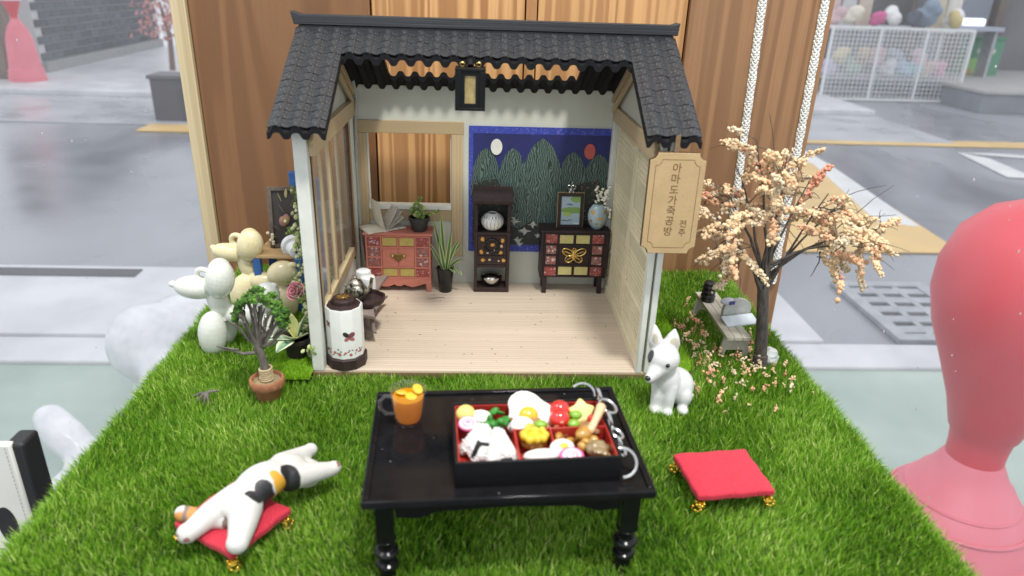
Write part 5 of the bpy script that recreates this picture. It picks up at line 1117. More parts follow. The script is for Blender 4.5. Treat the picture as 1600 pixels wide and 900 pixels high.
for base, d, L_, W_, bd, mm in (((-.1, -.2, 1.1), (-1, -.25, .35), 1.55, .5, .25, M_CREAML), ((-.1, -.3, 1.1), (-.45, -.8, .1), 1.1, .72, .25, M_CREAML), ((0, -.2, 1.1), (-.5, -.15, 1), 1.35, .55, .05, m2_), ((0, -.1, 1.1), (.0, -.2, 1), 1.6, .5, .05, m2_), ((.1, -.1, 1.1), (.35, -.1, 1), 1.7, .4, .1, M_CREAML), ((.0, -.25, 1.1), (.25, -.6, .6), 1.0, .5, .2, m2_), ((.2, -.1, 1.1), (.5, -.2, .5), .7, .4, .1, M_CREAML)):
    broad_leaf(pp, base, d, L_, W_, bd, mm)
# climbing vine with buds and pink rose
vn = thing('bud_vine', 'pale green budded vine with one pink rose climbing the left wall', 'climbing plant', (-8.9, 2.0, .5))
M_BUD = mat('pale_bud', (.50, .52, .29), (.36, .40, .17), rough=.6, scale=5, rv=.2); M_BUD2 = mat('green_bud', (.22, .30, .08), (.16, .24, .05), rough=.6, scale=5, rv=.25)
bud = [mesh_of('bud', B().lathe([(0, -.11), (.06, -.08), (.095, 0), (.08, .07), (.03, .13), (0, .14)], 7), q) for q in (M_BUD, M_BUD2)]
stems = [[(-8.7, 1.6, 1.3), (-8.75, 2.4, 2.6), (-9.15, 3.4, 3.7), (-9.3, 4.4, 4.8), (-9.35, 5.0, 5.8), (-9.45, 5.4, 6.8), (-9.75, 5.6, 7.9)], [(-8.8, 1.4, 1.3), (-8.6, 2.0, 2.3), (-8.9, 2.8, 3.2), (-9.5, 3.2, 3.9)], [(-8.5, 1.4, .6), (-8.5, 1.7, 1.6), (-8.6, 2.2, 2.4)], [(-9.3, 4.4, 4.8), (-9.6, 5.0, 5.4), (-10.1, 5.4, 5.7)], [(-9.4, 5.2, 6.2), (-9.2, 5.6, 6.9), (-9.35, 6, 7.5)], [(-8.4, 1.0, .8), (-8.1, .1, 1.5), (-7.95, -.35, 1.62)], [(-8.9, 3.0, 2.8), (-8.85, 4.2, 3.0), (-9.0, 5.4, 3.6)]]
for st in stems:
    ob('stem', B().tube(st, .035, 5), M_STEM, vn, world=True)
    for i in range(len(st)-1):
        a, c = Vector(st[i]), Vector(st[i+1]); nn = int((c-a).length*9)
        for k in range(nn):
            q = a.lerp(c, (k+rnd.random())/nn)+Vector((rnd.gauss(0, .15), rnd.gauss(0, .15), rnd.gauss(0, .12)))-Vector((-8.9, 2.0, .5))
            link('bud', bud[rnd.random() < .35], vn, q, (rnd.uniform(-1, 1), rnd.uniform(-1, 1), 0)).scale = (rnd.uniform(.75, 1.35),)*3
rs = B()
for k in range(14):
    a = k*2.4; r_ = .06+.027*k; n0 = len(rs.v); h = .34-.018*k
    rs.add([(r_*math.cos(a+da)*(1+.25*dz), r_*math.sin(a+da)*(1+.25*dz), h*dz+(.05*math.cos(da*2))) for dz in (0, .6, 1.15) for da in (-.75, -.35, 0, .35, .75)], [(j*5+i, j*5+i+1, j*5+i+6, j*5+i+5) for j in range(2) for i in range(4)])
rs.xf(Matrix.Translation((-9.15, 2.6, 3.35)) @ Euler((.9, -.5, 0)).to_matrix().to_4x4())
o = ob('rose', rs, mat('pink_petal', (.66, .30, .34), (.55, .2, .25), rough=.55, scale=4, sss=.2), vn, world=True); k = o.modifiers.new('thick', 'SOLIDIFY'); k.thickness = .025
# blue chair with wooden seat, picture and white pot
ch = thing('blue_chair', 'small blue chair with plain wooden seat behind the balloon dogs', 'chair', (-11.2, 8.3, .3))
M_BLUEP = mat('blue_paint', (.04, .13, .36), (.03, .10, .29), rough=.45, scale=3, bump=.15); M_SEAT = wood('seat_wood', (.46, .32, .16), (.38, .25, .12), 'x', 1.6, .5, .15, 2, .3)
ob('seat', B().prism([(-1.35, -1.25), (1.2, -1.25), (1.05, 1.2), (-1.2, 1.2)], 3.02, 3.2), M_SEAT, ch, bev=.03)
for (x, y, z0, z1) in ((-1.2, -1.05, 0, 3.0), (1.15, -1.45, 0, 3.15), (-1.0, 1.05, 0, 3.0), (.62, .95, 3.21, 7.35), (1.9, 1.0, 0, 7.0), (.62, .9, 0, 3.0)):
    ob('leg' if z0 == 0 and z1 < 4 else 'back_post', B().box(x-.19, x+.19, y-.19, y+.19, z0, z1), M_BLUEP, ch, bev=.03)
ob('stretcher', B().box(-1.0, .95, -1.2, -1.0, 1.7, 2.0), M_BLUEP, ch, bev=.02); ob('back_rail', B().box(.82, 1.7, .9, 1.06, 5.9, 6.3), M_BLUEP, ch, bev=.02)
fb = thing('leaning_picture', 'dark framed picture of dried flowers leaning on the blue chair', 'picture', (-10.95, 8.4, 3.52), rot=(-.16, 0, .1))
M_DKF = mat('weathered_frame', (.13, .10, .085), (.08, .065, .055), rough=.7, scale=4, bump=.2)
ob('backing', B().box(-.85, .85, 0, .06, 0, 3.3), mat('dark_panel', (.035, .03, .028), (.05, .04, .04), rough=.6, scale=2), fb)
for q in ((-.95, -.72, 0, 3.4), (.72, .95, 0, 3.4)): ob('frame_side', B().box(q[0], q[1], -.12, -.005, q[2], q[3]), M_DKF, fb, bev=.02)
for q in ((0, .22), (3.18, 3.4)): ob('frame_side', B().box(-.715, .715, -.12, -.005, *q), M_DKF, fb, bev=.02)
M_DRY = mat('dried_leaf', (.46, .42, .22), (.34, .28, .12), rough=.7, scale=5, rv=.2)
for k, (x, z, d) in enumerate(((-.1, 2.0, -.5), (.25, 2.3, .5), (-.2, 2.6, -.3), (.15, 1.7, .6), (-.35, 1.0, -.9), (.1, .9, .9), (-.6, .6, -1.2), (.3, .5, .3), (-.5, .3, -.6), (.05, 2.8, .1))):
    ob('dried_leaf', B().leaf((x, -.1, z), (math.sin(d), -.25, math.cos(d)), .6, .16, .05, 5), M_DRY, fb)
ob('purple_flower', B().ell((-.15, -.2, 1.5), (.24, .14, .3), 12, 8).ell((.02, -.2, 1.62), (.2, .12, .3), 12, 8), mat('dried_plum', (.20, .08, .13), (.36, .24, .08), rough=.7, scale=2.5), fb)
M_PALEB = mat('pale_berry', (.56, .50, .38), rough=.7, scale=4)
for k in range(7): ob('berry', B().ell((-.9+rnd.uniform(-.15, .2), -.25, .25+k*.1), .1, 8, 6), M_PALEB, fb)
wp = thing('tipped_pot', 'small white pot tipped on its side on the blue chair seat', 'pot', (-10.35, 7.35, 3.85), rot=(PI/2+.15, 0, .45))
ob('pot', B().lathe([(.0, .45), (.07, .45), (.08, .5), (.30, .5), (.36, .46), (.44, -.05), (.6, -.07), (.64, -.12), (.64, -.4), (.58, -.44), (.5, -.44), (.42, -.3), (.3, .36), (0, .36)], 28), mat('white_matt_pot', (.76, .76, .77), rough=.45, scale=3), wp)
ob('drain_hole', B().lathe([(0, .505), (.075, .506)], 12), mat('hole_dark', (.03, .03, .03), rough=.9), wp)
# bench with a small grey mailbox shaped stand on it
M_BEN = mat('grey_wash_wood', (.50, .48, .40), (.40, .385, .315), rough=.7, scale=1.8, stretch=(1, .2, 1), bump=.25, bscale=7, rv=.06)
bn = thing('bench', 'small weathered grey plank bench beside the pink blossom tree', 'bench', (13.05, 4.75, .1))
for k in range(3): ob('plank', B().box(-.63+.425*k, -.63+.425*k+.405, -2.9, 2.9, 1.14, 1.32), M_BEN, bn, bev=.02)
for s in (-1, 1):
    pg = [(-.62, 1.135), (.62, 1.135), (.82, 0), (.52, 0), (.42, .42), (-.42, .42), (-.52, 0), (-.82, 0)]
    ob('leg_board', B().prism(pg, s*2.45-.1, s*2.45+.1, 'y'), M_BEN, bn, bev=.02)
st_ = thing('arched_stand', 'pale grey arched wooden stand with white ledge lying on the bench', 'stand', (13.5, 4.15, 1.43), .25)
M_PGR = mat('pale_grey_paint', (.46, .47, .44), (.38, .39, .36), rough=.6, scale=2, bump=.1)
arch = [(-.75, 0), (.95, 0), (.95, .55)]+[(.1+.85*math.cos(PI*i/10), .55+.6*math.sin(PI*i/10)) for i in range(1, 10)]+[(-.75, .55)]
ob('arch_board', B().prism(arch, -.1, .12, 'y'), M_PGR, st_, bev=.02)
ob('white_ledge', B().obox((.02, -.55, .12), (1.9, .75, .09), (.35, 0, 0)), mat('bluish_white_board', (.62, .68, .72), (.5, .56, .6), rough=.5, scale=2), st_, bev=.01)
ob('side_roll', B().ell((-.5, .05, 1.02), (.42, .2, .2), 12, 8), mat('pale_lilac', (.6, .6, .66), rough=.5), st_)
ob('blue_mark', B().box(-.5, -.2, -.2, -.13, .9, 1.08), mat('blue_mark', (.06, .06, .25), rough=.5), st_)
bt = thing('black_bottle', 'small ribbed black bottle standing behind the stand on the bench', 'bottle', (12.75, 6.4, 1.43))
ob('body', B().lathe([(.36, 0), (.4, .1), (.36, .2), (.42, .32), (.36, .44), (.4, .58), (.33, .7), (.37, .84), (.3, .96), (.32, 1.1), (.2, 1.2), (.0, 1.22)], 20), mat('black_ribbed', (.012, .012, .014), rough=.3), bt)
ob('stone', B(), None) if False else None
sn = link('white_stone', crumb('white_stone', mat('pale_stone', (.55, .58, .56), (.45, .48, .46), rough=.5, scale=3), .55, 3, 3, .25), None, (14.55, 1.6, .45)); tag(sn, 'smooth pale stone behind the foot of the blossom tree trunk', 'stone')
# blossom tree: twisted wire trunk, branches, blossom clumps
tr = thing('blossom_tree', 'small wire tree with cream and peach blossom foam right of the house', 'tree', (14.12, 1.24, .1))
M_WIREB = mat('dark_wire_bark', (.105, .09, .08), (.045, .039, .035), rough=.55, scale=5, stretch=(1, 1, .4), bump=.5, bscale=10)
base = Vector((14.12, 1.24, .0))
axis = lambda z: Vector((14.12-.10*z-.006*z*z, 1.24+.02*z, z))
heads = [Vector(q) for q in ((10.4, .6, 8.2), (11.6, 2.2, 10.2), (11.9, 1.0, 11.6), (13.1, .4, 11.0), (14.0, 2.2, 10.3), (15.3, .4, 9.4), (16.6, 1.6, 8.6), (17.6, .8, 7.9), (18.6, 1.2, 7.6), (17.0, 0, 7.2), (11.2, .2, 7.0), (12.5, -.6, 8.8), (15.6, 2.8, 9.6), (10.9, 1.8, 9.4))]
b = B(); nh = len(heads)
splitz = [4.3+.25*(k % 5) for k in range(nh)]
b.tube([axis(.0), axis(2), axis(4.2)], [.21, .18, .17], 10)
for k in range(nh):
    pts = []; ph = 2*PI*k/nh
    for i in range(25):
        z = splitz[k]*i/24; a = ph+z*.95; r_ = .235-.01*z+(.08 if z < .4 else 0); c = axis(z); pts.append(c+Vector((r_*math.cos(a), r_*math.sin(a), 0)))
    e = heads[k]; s_ = pts[-1]; md = s_.lerp(e, .45)+Vector((0, 0, .55+.4*rnd.random()))
    for i in range(1, 9):
        t = i/8; pts.append((1-t)**2*s_+2*t*(1-t)*md+t*t*e+Vector((rnd.uniform(-.05, .05),)*3))
    b.tube(pts, [.085]*25+[.085-.0075*i for i in range(1, 9)], 6)
for i in range(60):   # binding turns at the foot and at the waist
    pass
pts = [axis(.25+.55*i/80)+Vector((.33*math.cos(i*.55), .33*math.sin(i*.55), 0)) for i in range(80)]; b.tube(pts, .045, 5)
ob('trunk', b, M_WIREB, tr, world=True)
M_BL = [mat('cream_foam', (.80, .61, .385), (.72, .50, .29), rough=.9, scale=6, bump=.8, bscale=12, rv=.12), mat('peach_foam', (.78, .50, .31), (.70, .39, .22), rough=.9, scale=6, bump=.8, bscale=12, rv=.12), mat('rose_foam', (.74, .38, .25), (.66, .29, .19), rough=.9, scale=6, bump=.8, bscale=12, rv=.12), mat('pale_foam_blossom', (.80, .68, .49), (.72, .57, .37), rough=.9, scale=6, bump=.8, bscale=12, rv=.1)]
def clump_mesh(m_, seed):
    """a handful of foam crumbs stuck together"""
    r2 = random.Random(seed); bm = bmesh.new()
    for k in range(11):
        q = bmesh.ops.create_icosphere(bm, subdivisions=2, radius=r2.uniform(.05, .115)); off = Vector((r2.gauss(0, .16), r2.gauss(0, .075), r2.gauss(0, .075))); o_ = off*31
        for v in q['verts']:
            f = 1+.45*noise.noise(v.co*11+o_)+.38*(.45-noise.voronoi(v.co*15+o_)[0][0])*2*.8; v.co = v.co*f+off
    me = bpy.data.meshes.new('blossom_clump'); bm.to_mesh(me); bm.free(); me.polygons.foreach_set('use_smooth', [True]*len(me.polygons)); me.materials.append(m_); return me
CL = [[clump_mesh(m_, 10*k+j) for j in range(3)] for k, m_ in enumerate(M_BL)]
def pick(): return rnd.choice(CL[rnd.choices((0, 1, 2, 3), (5, 2.4, .7, 3.4))[0]])
tw = B(); sites = []
def twig(s_, d, L_, droop, r_=.035):
    pts = [Vector(s_)]; d = Vector(d).normalized()
    for i in range(5):
        d = (d+Vector((rnd.gauss(0, .22), rnd.gauss(0, .22), rnd.gauss(0, .15)-droop))).normalized(); pts.append(pts[-1]+d*L_/5)
    tw.tube(pts, [r_*(1-.13*i) for i in range(6)], 4)
    if rnd.random() < .72:
        kind_ = pick(); i0 = rnd.choice((1, 1, 2, 3)); i1 = rnd.choice((4, 5, 6, 6))
        for i in range(i0, max(i0+1, i1)):
            dr = (pts[i]-pts[i-1])
            for q in ((pts[i]+pts[i-1])/2, pts[i]): sites.append((q.copy(), dr.normalized(), kind_ if rnd.random() < .6 else pick()))
for e in heads:
    out = (e-Vector((13.4, 1.3, 6.5))).normalized()
    for k in range(8):
        s_ = axis(5.2).lerp(e, rnd.uniform(.55, 1.0))
        d = out*.9+Vector((rnd.gauss(0, .75), rnd.gauss(0, .5), rnd.gauss(-.05, .5))); twig(s_, d, rnd.uniform(1.2, 2.6), .2, .028)
for s_, d, L_ in (((11.4, .8, 6.6), (-.2, -.1, -1), 2.2), ((10.6, .8, 7.2), (.1, 0, -1), 1.6), ((17.6, 1, 7.2), (-.1, -.2, -1), 2.6), ((16.8, .8, 6.6), (.3, -.1, -1), 2.0), ((15.6, .6, 6.6), (.0, -.2, -1), 1.3), ((18.4, 1, 7.8), (1, .1, .1), 1.4), ((15.0, 1, 8.6), (1, -.2, .25), 2.6), ((17, 1, 7.8), (1, 0, -.25), 2.4), ((12, .9, 5.9), (-.3, -.2, -.9), 1.6), ((11.2, .8, 8), (-1, -.2, -.05), 1.6)):
    twig(s_, d, L_, .05, .04)
for k in range(6):
    e = rnd.choice(heads); out = (e-Vector((13.4, 1.3, 6.5))).normalized(); pts = [e-out*1.5]; d = (out+Vector((rnd.gauss(0, .4), rnd.gauss(0, .3), rnd.gauss(0, .3)))).normalized()
    for i in range(6): d = (d+Vector((rnd.gauss(0, .12), rnd.gauss(0, .12), rnd.gauss(-.05, .1)))).normalized(); pts.append(pts[-1]+d*.62)
    tw.tube(pts, [.028, .026, .024, .02, .018, .015, .012], 4)
ob('twigs', tw, M_WIREB, tr, world=True) if False else ob('branch', tw, M_WIREB, tr, world=True)
rnd.shuffle(sites); o0 = Vector((14.12, 1.24, .1)); k = 0; extra = {}
cnt = 0
for q, dr, m_ in sites:
    if rnd.random() < .12: continue
    s = rnd.uniform(.55, 1.1); qr = dr.to_track_quat('X', 'Z').to_euler(); qr.rotate_axis('X', rnd.uniform(0, 6)); p_ = q+Vector((rnd.gauss(0, .04), rnd.gauss(0, .04), rnd.gauss(-.03, .05)))
    if cnt < 300:
        o = link('blossom_clump', m_, tr, p_-o0, qr); o.scale = (s*1.1, s, s)
    else:
        ex = extra.setdefault(m_.materials[0].name, (m_.materials[0], B()))[1]; n0 = len(ex.v); ex.add([v.co for v in m_.vertices], [tuple(f.vertices) for f in m_.polygons])
        ex.xf(Matrix.Translation(p_) @ qr.to_matrix().to_4x4() @ Matrix.Scale(s, 4), n0)
    cnt += 1
for m_, ex in extra.values(): tag(ob('blossom_crumb', ex, m_, tr, world=True), kind='stuff')
# fallen blossoms on the turf
lab = ('pale cream blossom clump lying ', 'peach coloured blossom clump lying ', 'dusky rose blossom clump lying ', 'whitish blossom clump lying ')
for k in range(170):
    if k < 105: x, y = rnd.gauss(11.9, 1.3), rnd.gauss(2.2, 2.9)
    else: x, y = rnd.uniform(9.6, 15.6), rnd.uniform(-3.2, 4.5)
    if y < -1.6 and rnd.random() < .6: continue
    if x < 9.2 or x > 15.6 or (x < 10.7-.06*max(0, y-4) and y > -1.0) or (12.3 < x < 13.9 and 1.9 < y < 7.7): continue
    c = rnd.choices((0, 1, 2, 3), (5, 3, 1.5, 3))[0]
    o = link('fallen_blossom', rnd.choice(CL[c]), None, (x, y, rnd.uniform(.36, .52)), (rnd.uniform(0, 6), rnd.uniform(0, 6), rnd.uniform(0, 6))); s = rnd.uniform(.32, .78); o.scale = (s, s, s*.8)
    zone = 'among the flowers between lime turf pad and bench' if x < 12.3 and y > .5 else 'in the open turf near the dog figurine' if x < 12.3 else 'around the foot of the blossom tree' if y < 2.5 else 'beyond the bench at the turf edge'
    tag(o, lab[c]+zone, 'fallen blossom', 'fallen %s blossoms' % ('cream', 'peach', 'rose', 'white')[c])
# white leather case at the lower left
pc = thing('leather_case', 'white stitched leather case with black inner edge at lower left', 'case', (-21.6, -4.5, -6.0))
ob('cover', B().box(-4, 2.25, -.25, .1, 0, 5.55), mat('white_leather', (.70, .70, .64), (.66, .66, .60), rough=.5, scale=.6, bump=.3, bscale=12, bdist=.02), pc, bev=.1)
ob('inner_edge', B().box(1.9, 2.7, -.15, 1.0, 0, 5.5), mat('black_leather', (.015, .015, .016), rough=.5, scale=2), pc, bev=.15)
ob('camera_hole', B().prism([(1.2+.6*math.cos(a)*.7, 1.35+1.0*math.sin(a)) for a in [i*PI/10 for i in range(20)]], -.27, -.255, 'y'), bpy.data.materials['black_leather'], pc)
b = B()
for k in range(26): b.box(2.0, 2.03, -.275, -.25, .3+k*.2, .42+k*.2)
tag(ob('stitching', b, mat('thread_cream', (.5, .5, .45), rough=.7), pc), kind='stuff')
tag(ob('case_ledge', B().box(-30, -19.1, -5.8, -3.4, -7, -6.02), mat('ledge_grey', (.4, .4, .4), rough=.6)), kind='structure')
# ------------------------------------------------------------------ black table, mug, lunch box
TZ = 3.6; TR = .056
M_LACQ = mat('gloss_black', (.010, .010, .011), (.007, .007, .008), rough=.08, scale=1.5, coat=.0, spec=.16, roughvar=.05, bump=.05, bscale=1.2)
M_LACE = mat('worn_black_edge', (.03, .032, .036), (.015, .016, .018), rough=.3, scale=3)
tb = thing('low_table', 'glossy black low table with turned legs standing on the turf', 'table', (.66, -9.8, 0), TR)
HW, HD = 4.42, 3.05
ob('tabletop', B().box(-HW+.12, HW-.12, -HD+.12, HD-.12, TZ-.3, TZ-.1), M_LACQ, tb)
for q in ((-HW, HW, -HD, -HD+.22), (-HW, HW, HD-.22, HD)): ob('rim', B().box(*q, TZ-.28, TZ), M_LACQ, tb, bev=.05, seg=3)
for q in ((-HW, -HW+.22), (HW-.22, HW)): ob('rim', B().box(*q, -HD+.223, HD-.223, TZ-.28, TZ), M_LACQ, tb, bev=.05, seg=3)
ap = lambda L_: [(-L_, 2.6), (-L_+.7, 2.55), (-L_+1.3, 2.78), (0, 2.86), (L_-1.3, 2.78), (L_-.7, 2.55), (L_, 2.6), (L_, 3.29), (-L_, 3.29)]
for y in (-HD+.55, HD-.55): ob('apron', B().prism(ap(HW-.95), y-.1, y+.1, 'y'), M_BLK, tb, bev=.02)
for x in (-HW+.6, HW-.6): ob('apron', B().prism([(p_[0]*1, p_[1]) for p_ in ap(HD-.95)], x-.1, x+.1, 'x'), M_BLK, tb, bev=.02)
M_LEG = mat('gloss_black_leg', (.008, .008, .009), rough=.16, spec=.3)
prof = [(.28, .0), (.32, .05), (.26, .3), (.24, .55), (.34, .62), (.37, .7), (.34, .78), (.24, .84), (.27, 1.05), (.37, 1.12), (.4, 1.2), (.37, 1.28), (.26, 1.34), (.24, 1.5), (.3, 1.62), (.33, 1.72)]
for sx in (-1, 1):
    for sy in (-1, 1):
        x, y = sx*(HW-.62), sy*(HD-.62); b = B().lathe(prof, 20, (x, y, 0)); b.box(x-.28, x+.28, y-.28, y+.28, 1.72, 3.29); ob('leg', b, M_LEG, tb, bev=.02)
TOP = TZ-.1
# glass mug of tea
mg = thing('glass_mug', 'small glass mug of amber tea with lemon on the table corner', 'mug', (-2.6, -8.75, TOP+.003), .2)
M_CLR = glassy('clear_glass', (.97, .98, .97), .04, (.9, .92, .9), .02, 1.6)
M_TEA = glassy('amber_tea', (.95, .50, .06), .72, (1, .47, .008), .03, .6)
mg.scale = (1, 1, .9)
ob('cup', B().lathe([(.38, 0), (.42, .02), (.5, .3), (.6, 1.2), (.64, 1.42), (.60, 1.42), (.555, 1.2), (.46, .3), (.4, .1), (0, .1)], 28), M_CLR, mg)
ob('tea', B().lathe([(.0, .115), (.385, .115), (.445, .31), (.53, 1.12), (0, 1.12)], 28), M_TEA, mg)
ob('handle', B().tube([(-.55, 0, 1.15), (-.78, 0, 1.22), (-.95, 0, 1.0), (-.95, 0, .7), (-.78, 0, .45), (-.5, 0, .4)], .07, 10), M_CLR, mg)
lm_ = mat('lemon_flesh', (.70, .52, .06), (.6, .4, .03), rough=.25, scale=4)
for c, rt in (((.1, -.1, 1.16), (.15, .1, 0)), ((-.2, .15, 1.2), (-.25, .2, 0)), ((.35, .1, 1.32), (.5, .6, 0))):
    o = ob('lemon_slice', B().lathe([(.0, -.025), (.19, -.025), (.205, 0), (.19, .025), (0, .025)], 18), lm_, mg); o.location = c; o.rotation_euler = rt
# lunch box with dividers (local frame turned with the box)
bx = thing('lunch_box', 'black lunch box with red dividers full of miniature food', 'lunch box', (1.56, -10.5, TOP+.003), .07)
BW, BD, BH, TH = 2.55, 1.66, .92, .09
M_BOX = mat('matt_black_plastic', (.009, .009, .010), (.007, .007, .008), rough=.35, scale=3, bump=.05, spec=.25)
M_REDL = mat('red_lacquer', (.40, .035, .025), (.33, .025, .02), rough=.25, scale=3, coat=.2)
b = B().box(-BW, BW, -BD, BD, 0, .12)
ob('floor', b, M_BOX, bx)
for q in ((-BW, BW, -BD, -BD+TH), (-BW, BW, BD-TH, BD)): ob('side', B().box(*q, .122, BH), M_BOX, bx, bev=.02)
for q in ((-BW, -BW+TH), (BW-TH, BW)): ob('side', B().box(*q, -BD+TH+.002, BD-TH-.002, .122, BH), M_BOX, bx, bev=.02)
i_ = BW-TH-.004; j_ = BD-TH-.004
ob('lining', B().box(-i_, i_, -j_, j_, .125, .2), M_REDL, bx)
for q in ((-i_, i_, -j_, -j_+.05), (-i_, i_, j_-.05, j_), (-i_, -i_+.05, -j_+.052, j_-.052), (i_-.05, i_, -j_+.052, j_-.052)): ob('lining_wall', B().box(*q, .2, BH-.06), M_REDL, bx, bev=.008)
ob('divider', B().box(-.62, -.55, -j_+.055, j_-.055, .2, BH-.08), M_REDL, bx, bev=.01)
ob('divider', B().box(-.545, i_-.055, .06, .13, .2, BH-.08), M_REDL, bx, bev=.01)
ob('divider', B().box(.55, .62, -.85, .055, .2, BH-.09), M_REDL, bx, bev=.01)
BXM = ROOTM[bx.name]
def food(name, label, loc, cat=None, rz=0, rot=None):
    p_ = BXM @ Vector(loc); r_ = rot or (0, 0, rz); return thing(name, label, cat or 'food', tuple(p_), rot=(r_[0], r_[1], r_[2]+.07))
M_RICE = mat('white_rice', (.76, .76, .74), (.70, .70, .68), rough=.45, scale=5, sss=.3)
M_NORI = mat('dark_seaweed', (.010, .013, .012), (.02, .022, .022), rough=.22, scale=3, bump=.3)
def rice_ball(label, loc, rz, tilt, nori):
    t = food('rice_ball', label, loc, rot=(tilt, 0, rz)); t['group'] = 'rice balls in the lunch box'; t.scale = (.75, .78, .88)
    b = B(); tri = []
    for c, s_ in (((-.42, .32), 210), ((.42, .32), -90), ((0, 1.02), 30)):
        for i in range(7): a = R(s_+120*i/6); tri.append((c[0]+.3*math.cos(a), c[1]+.3*math.sin(a)))
    b.prism(tri, -.3, .3, 'y'); ob('core', b, M_RICE, t, bev=.14, seg=3)
    gr_ = mesh_of('rice_grain', B().ell((0, 0, 0), (.036, .036, .085), 7, 5), M_RICE)
    for k in range(230):
        i = rnd.randrange(len(tri)); p1, p2 = Vector(tri[i]), Vector(tri[(i+1) % len(tri)]); q = p1.lerp(p2, rnd.random()); c = Vector((0, .5))
        if rnd.random() < .6: q = c+(q-c)*rnd.uniform(0, .9); y = rnd.choice((-.285, -.285, .285))
        else: y = rnd.uniform(-.26, .26); q = c+(q-c)*1.0
        link('rice_grain', gr_, t, (q[0], y, q[1]), (rnd.uniform(-.6, .6), rnd.uniform(0, 3), rnd.uniform(0, 3)))
    if nori == 'front':
        ob('seaweed', B().box(-.05, .45, -.34, .34, -.03, .3), M_NORI, t, bev=.03)
    else: ob('seaweed', B().box(.28, .52, -.35, .2, .2, .85), M_NORI, t, bev=.03)
rice_ball('white rice ball at the far left of the lunch box with seaweed strip', (-2.04, -.55, .24), -1.0, -.5, 'side')
rice_ball('white rice ball in front compartment with seaweed square at its base', (-1.10, -1.0, .24), .12, -.55, 'front')
def disc_food(name, label, loc, rx, ry, h, m_, rot=(0, 0, 0), grp=None, pink=None):
    t = food(name, label, loc, rot=rot)
    if grp: t['group'] = grp
    ob('slice', B().ell((0, 0, 0), (rx, ry, h), 20, 12), m_, t); return t
def swirl_mat(name, rim, mid, core):
    m, nt, N, L, p = nodes(name); g = N.new('ShaderNodeVectorMath'); g.operation = 'LENGTH'; vec = coords(nt, (1, 1.25, 0)); L.new(vec, g.inputs[0])
    L.new(ramp(nt, g.outputs['Value'], [(.06, core), (.11, mid), (.17, core), (.21, mid), (.27, mid), (.31, rim)]), p.inputs['Base Color']); p.inputs['Roughness'].default_value = .25; return m
M_NAR = swirl_mat('pink_fish_cake', (.70, .12, .32), (.66, .60, .60), (.66, .14, .32))
disc_food('fish_cake', 'pink rimmed white fish cake slice at the front of the lunch box', (1.05, -1.28, .72), .40, .30, .12, M_NAR, (.55, 0, 0), 'pink fish cake slices')
disc_food('fish_cake', 'pink swirled fish cake slice tucked beside the yellow ball at left', (-2.05, .52, .82), .34, .28, .12, M_NAR, (.5, 0, 0), 'pink fish cake slices')
M_EGGW = mat('egg_white', (.78, .77, .74), (.72, .71, .67), rough=.2, scale=3, sss=.2, coat=.3); M_YOLK = mat('egg_yolk', (.80, .42, .02), (.74, .34, .015), rough=.15, scale=3, coat=.6, sss=.1)
fe = food('fried_egg', 'fried egg with orange yolk standing at the back of the lunch box', (.0, .95, .85), rot=(.75, 0, 0))
pl_ = [(.82*(1+.17*math.cos(3*a+.5)+.05*math.cos(5*a))*math.cos(a), .72*(1+.12*math.cos(3*a+.5))*math.sin(a)) for a in [2*PI*i/28 for i in range(28)]]
ob('white', B().prism(pl_, -.09, .1), M_EGGW, fe, bev=.08, seg=3); ob('yolk', B().ell((-.02, -.1, .08), (.34, .33, .2), 20, 12), M_YOLK, fe)
eh = food('boiled_egg', 'halved boiled egg leaning by the beans under the fried egg', (-.28, .38, .75), rot=(.6, .2, .3)); ob('white', B().ell((0, 0, 0), (.44, .33, .26), 18, 12), M_EGGW, eh); ob('yolk', B().ell((.14, -.12, .2), (.22, .13, .1), 14, 8), mat('dull_yolk', (.50, .44, .06), rough=.4), eh)
eh = food('boiled_egg', 'small halved boiled egg with yellow yolk above the front fish cake', (.83, -.85, .74), rot=(.45, 0, .1)); ob('white', B().ell((0, 0, 0), (.40, .30, .17), 18, 12), M_EGGW, eh); ob('yolk', B().ell((.02, -.02, .12), (.17, .12, .08), 14, 8), mat('bright_yolk', (.70, .55, .04), rough=.3), eh)
wf_ = food('white_fish', 'white oval fish piece with green garnish in the front compartment', (.16, -1.05, .62), rz=.05); ob('fillet', B().ell((0, 0, 0), (.6, .25, .2), 18, 12), M_EGGW, wf_); ob('garnish', B().ell((.0, -.2, -.14), (.42, .14, .1), 12, 8), mat('garnish_green', (.10, .2, .04), rough=.5, scale=5, bump=.5), wf_)
M_TOM = mat('tomato_skin', (.58, .025, .02), (.5, .018, .015), rough=.1, scale=2, coat=.7)
for loc, lb in (((1.05, .98, .92), 'red cherry tomato half at the back of the lunch box'), ((.98, .55, .85), 'red cherry tomato half in front of the other tomato')):
    t = food('cherry_tomato', lb, loc); t['group'] = 'cherry tomatoes in the lunch box'; ob('skin', B().ell((0, 0, 0), (.36, .34, .34), 18, 12), M_TOM, t); ob('stem_scar', B().ell((.02, -.31, .08), (.07, .03, .05), 8, 6), mat('pale_scar', (.7, .3, .22), rough=.3), t)
star = food('star_cookie', 'pale yellow star shaped piece standing at the back right of the lunch box', (1.78, .82, .9), rot=(.8, 0, .1))
sp_ = [((.52 if i % 2 == 0 else .34)*math.cos(PI/2+i*PI/5), (.52 if i % 2 == 0 else .34)*math.sin(PI/2+i*PI/5)) for i in range(10)]
ob('star', B().prism(sp_, -.13, .13), mat('pale_yellow', (.74, .66, .28), (.7, .6, .22), rough=.4, scale=3, sss=.2), star, bev=.1, seg=3)
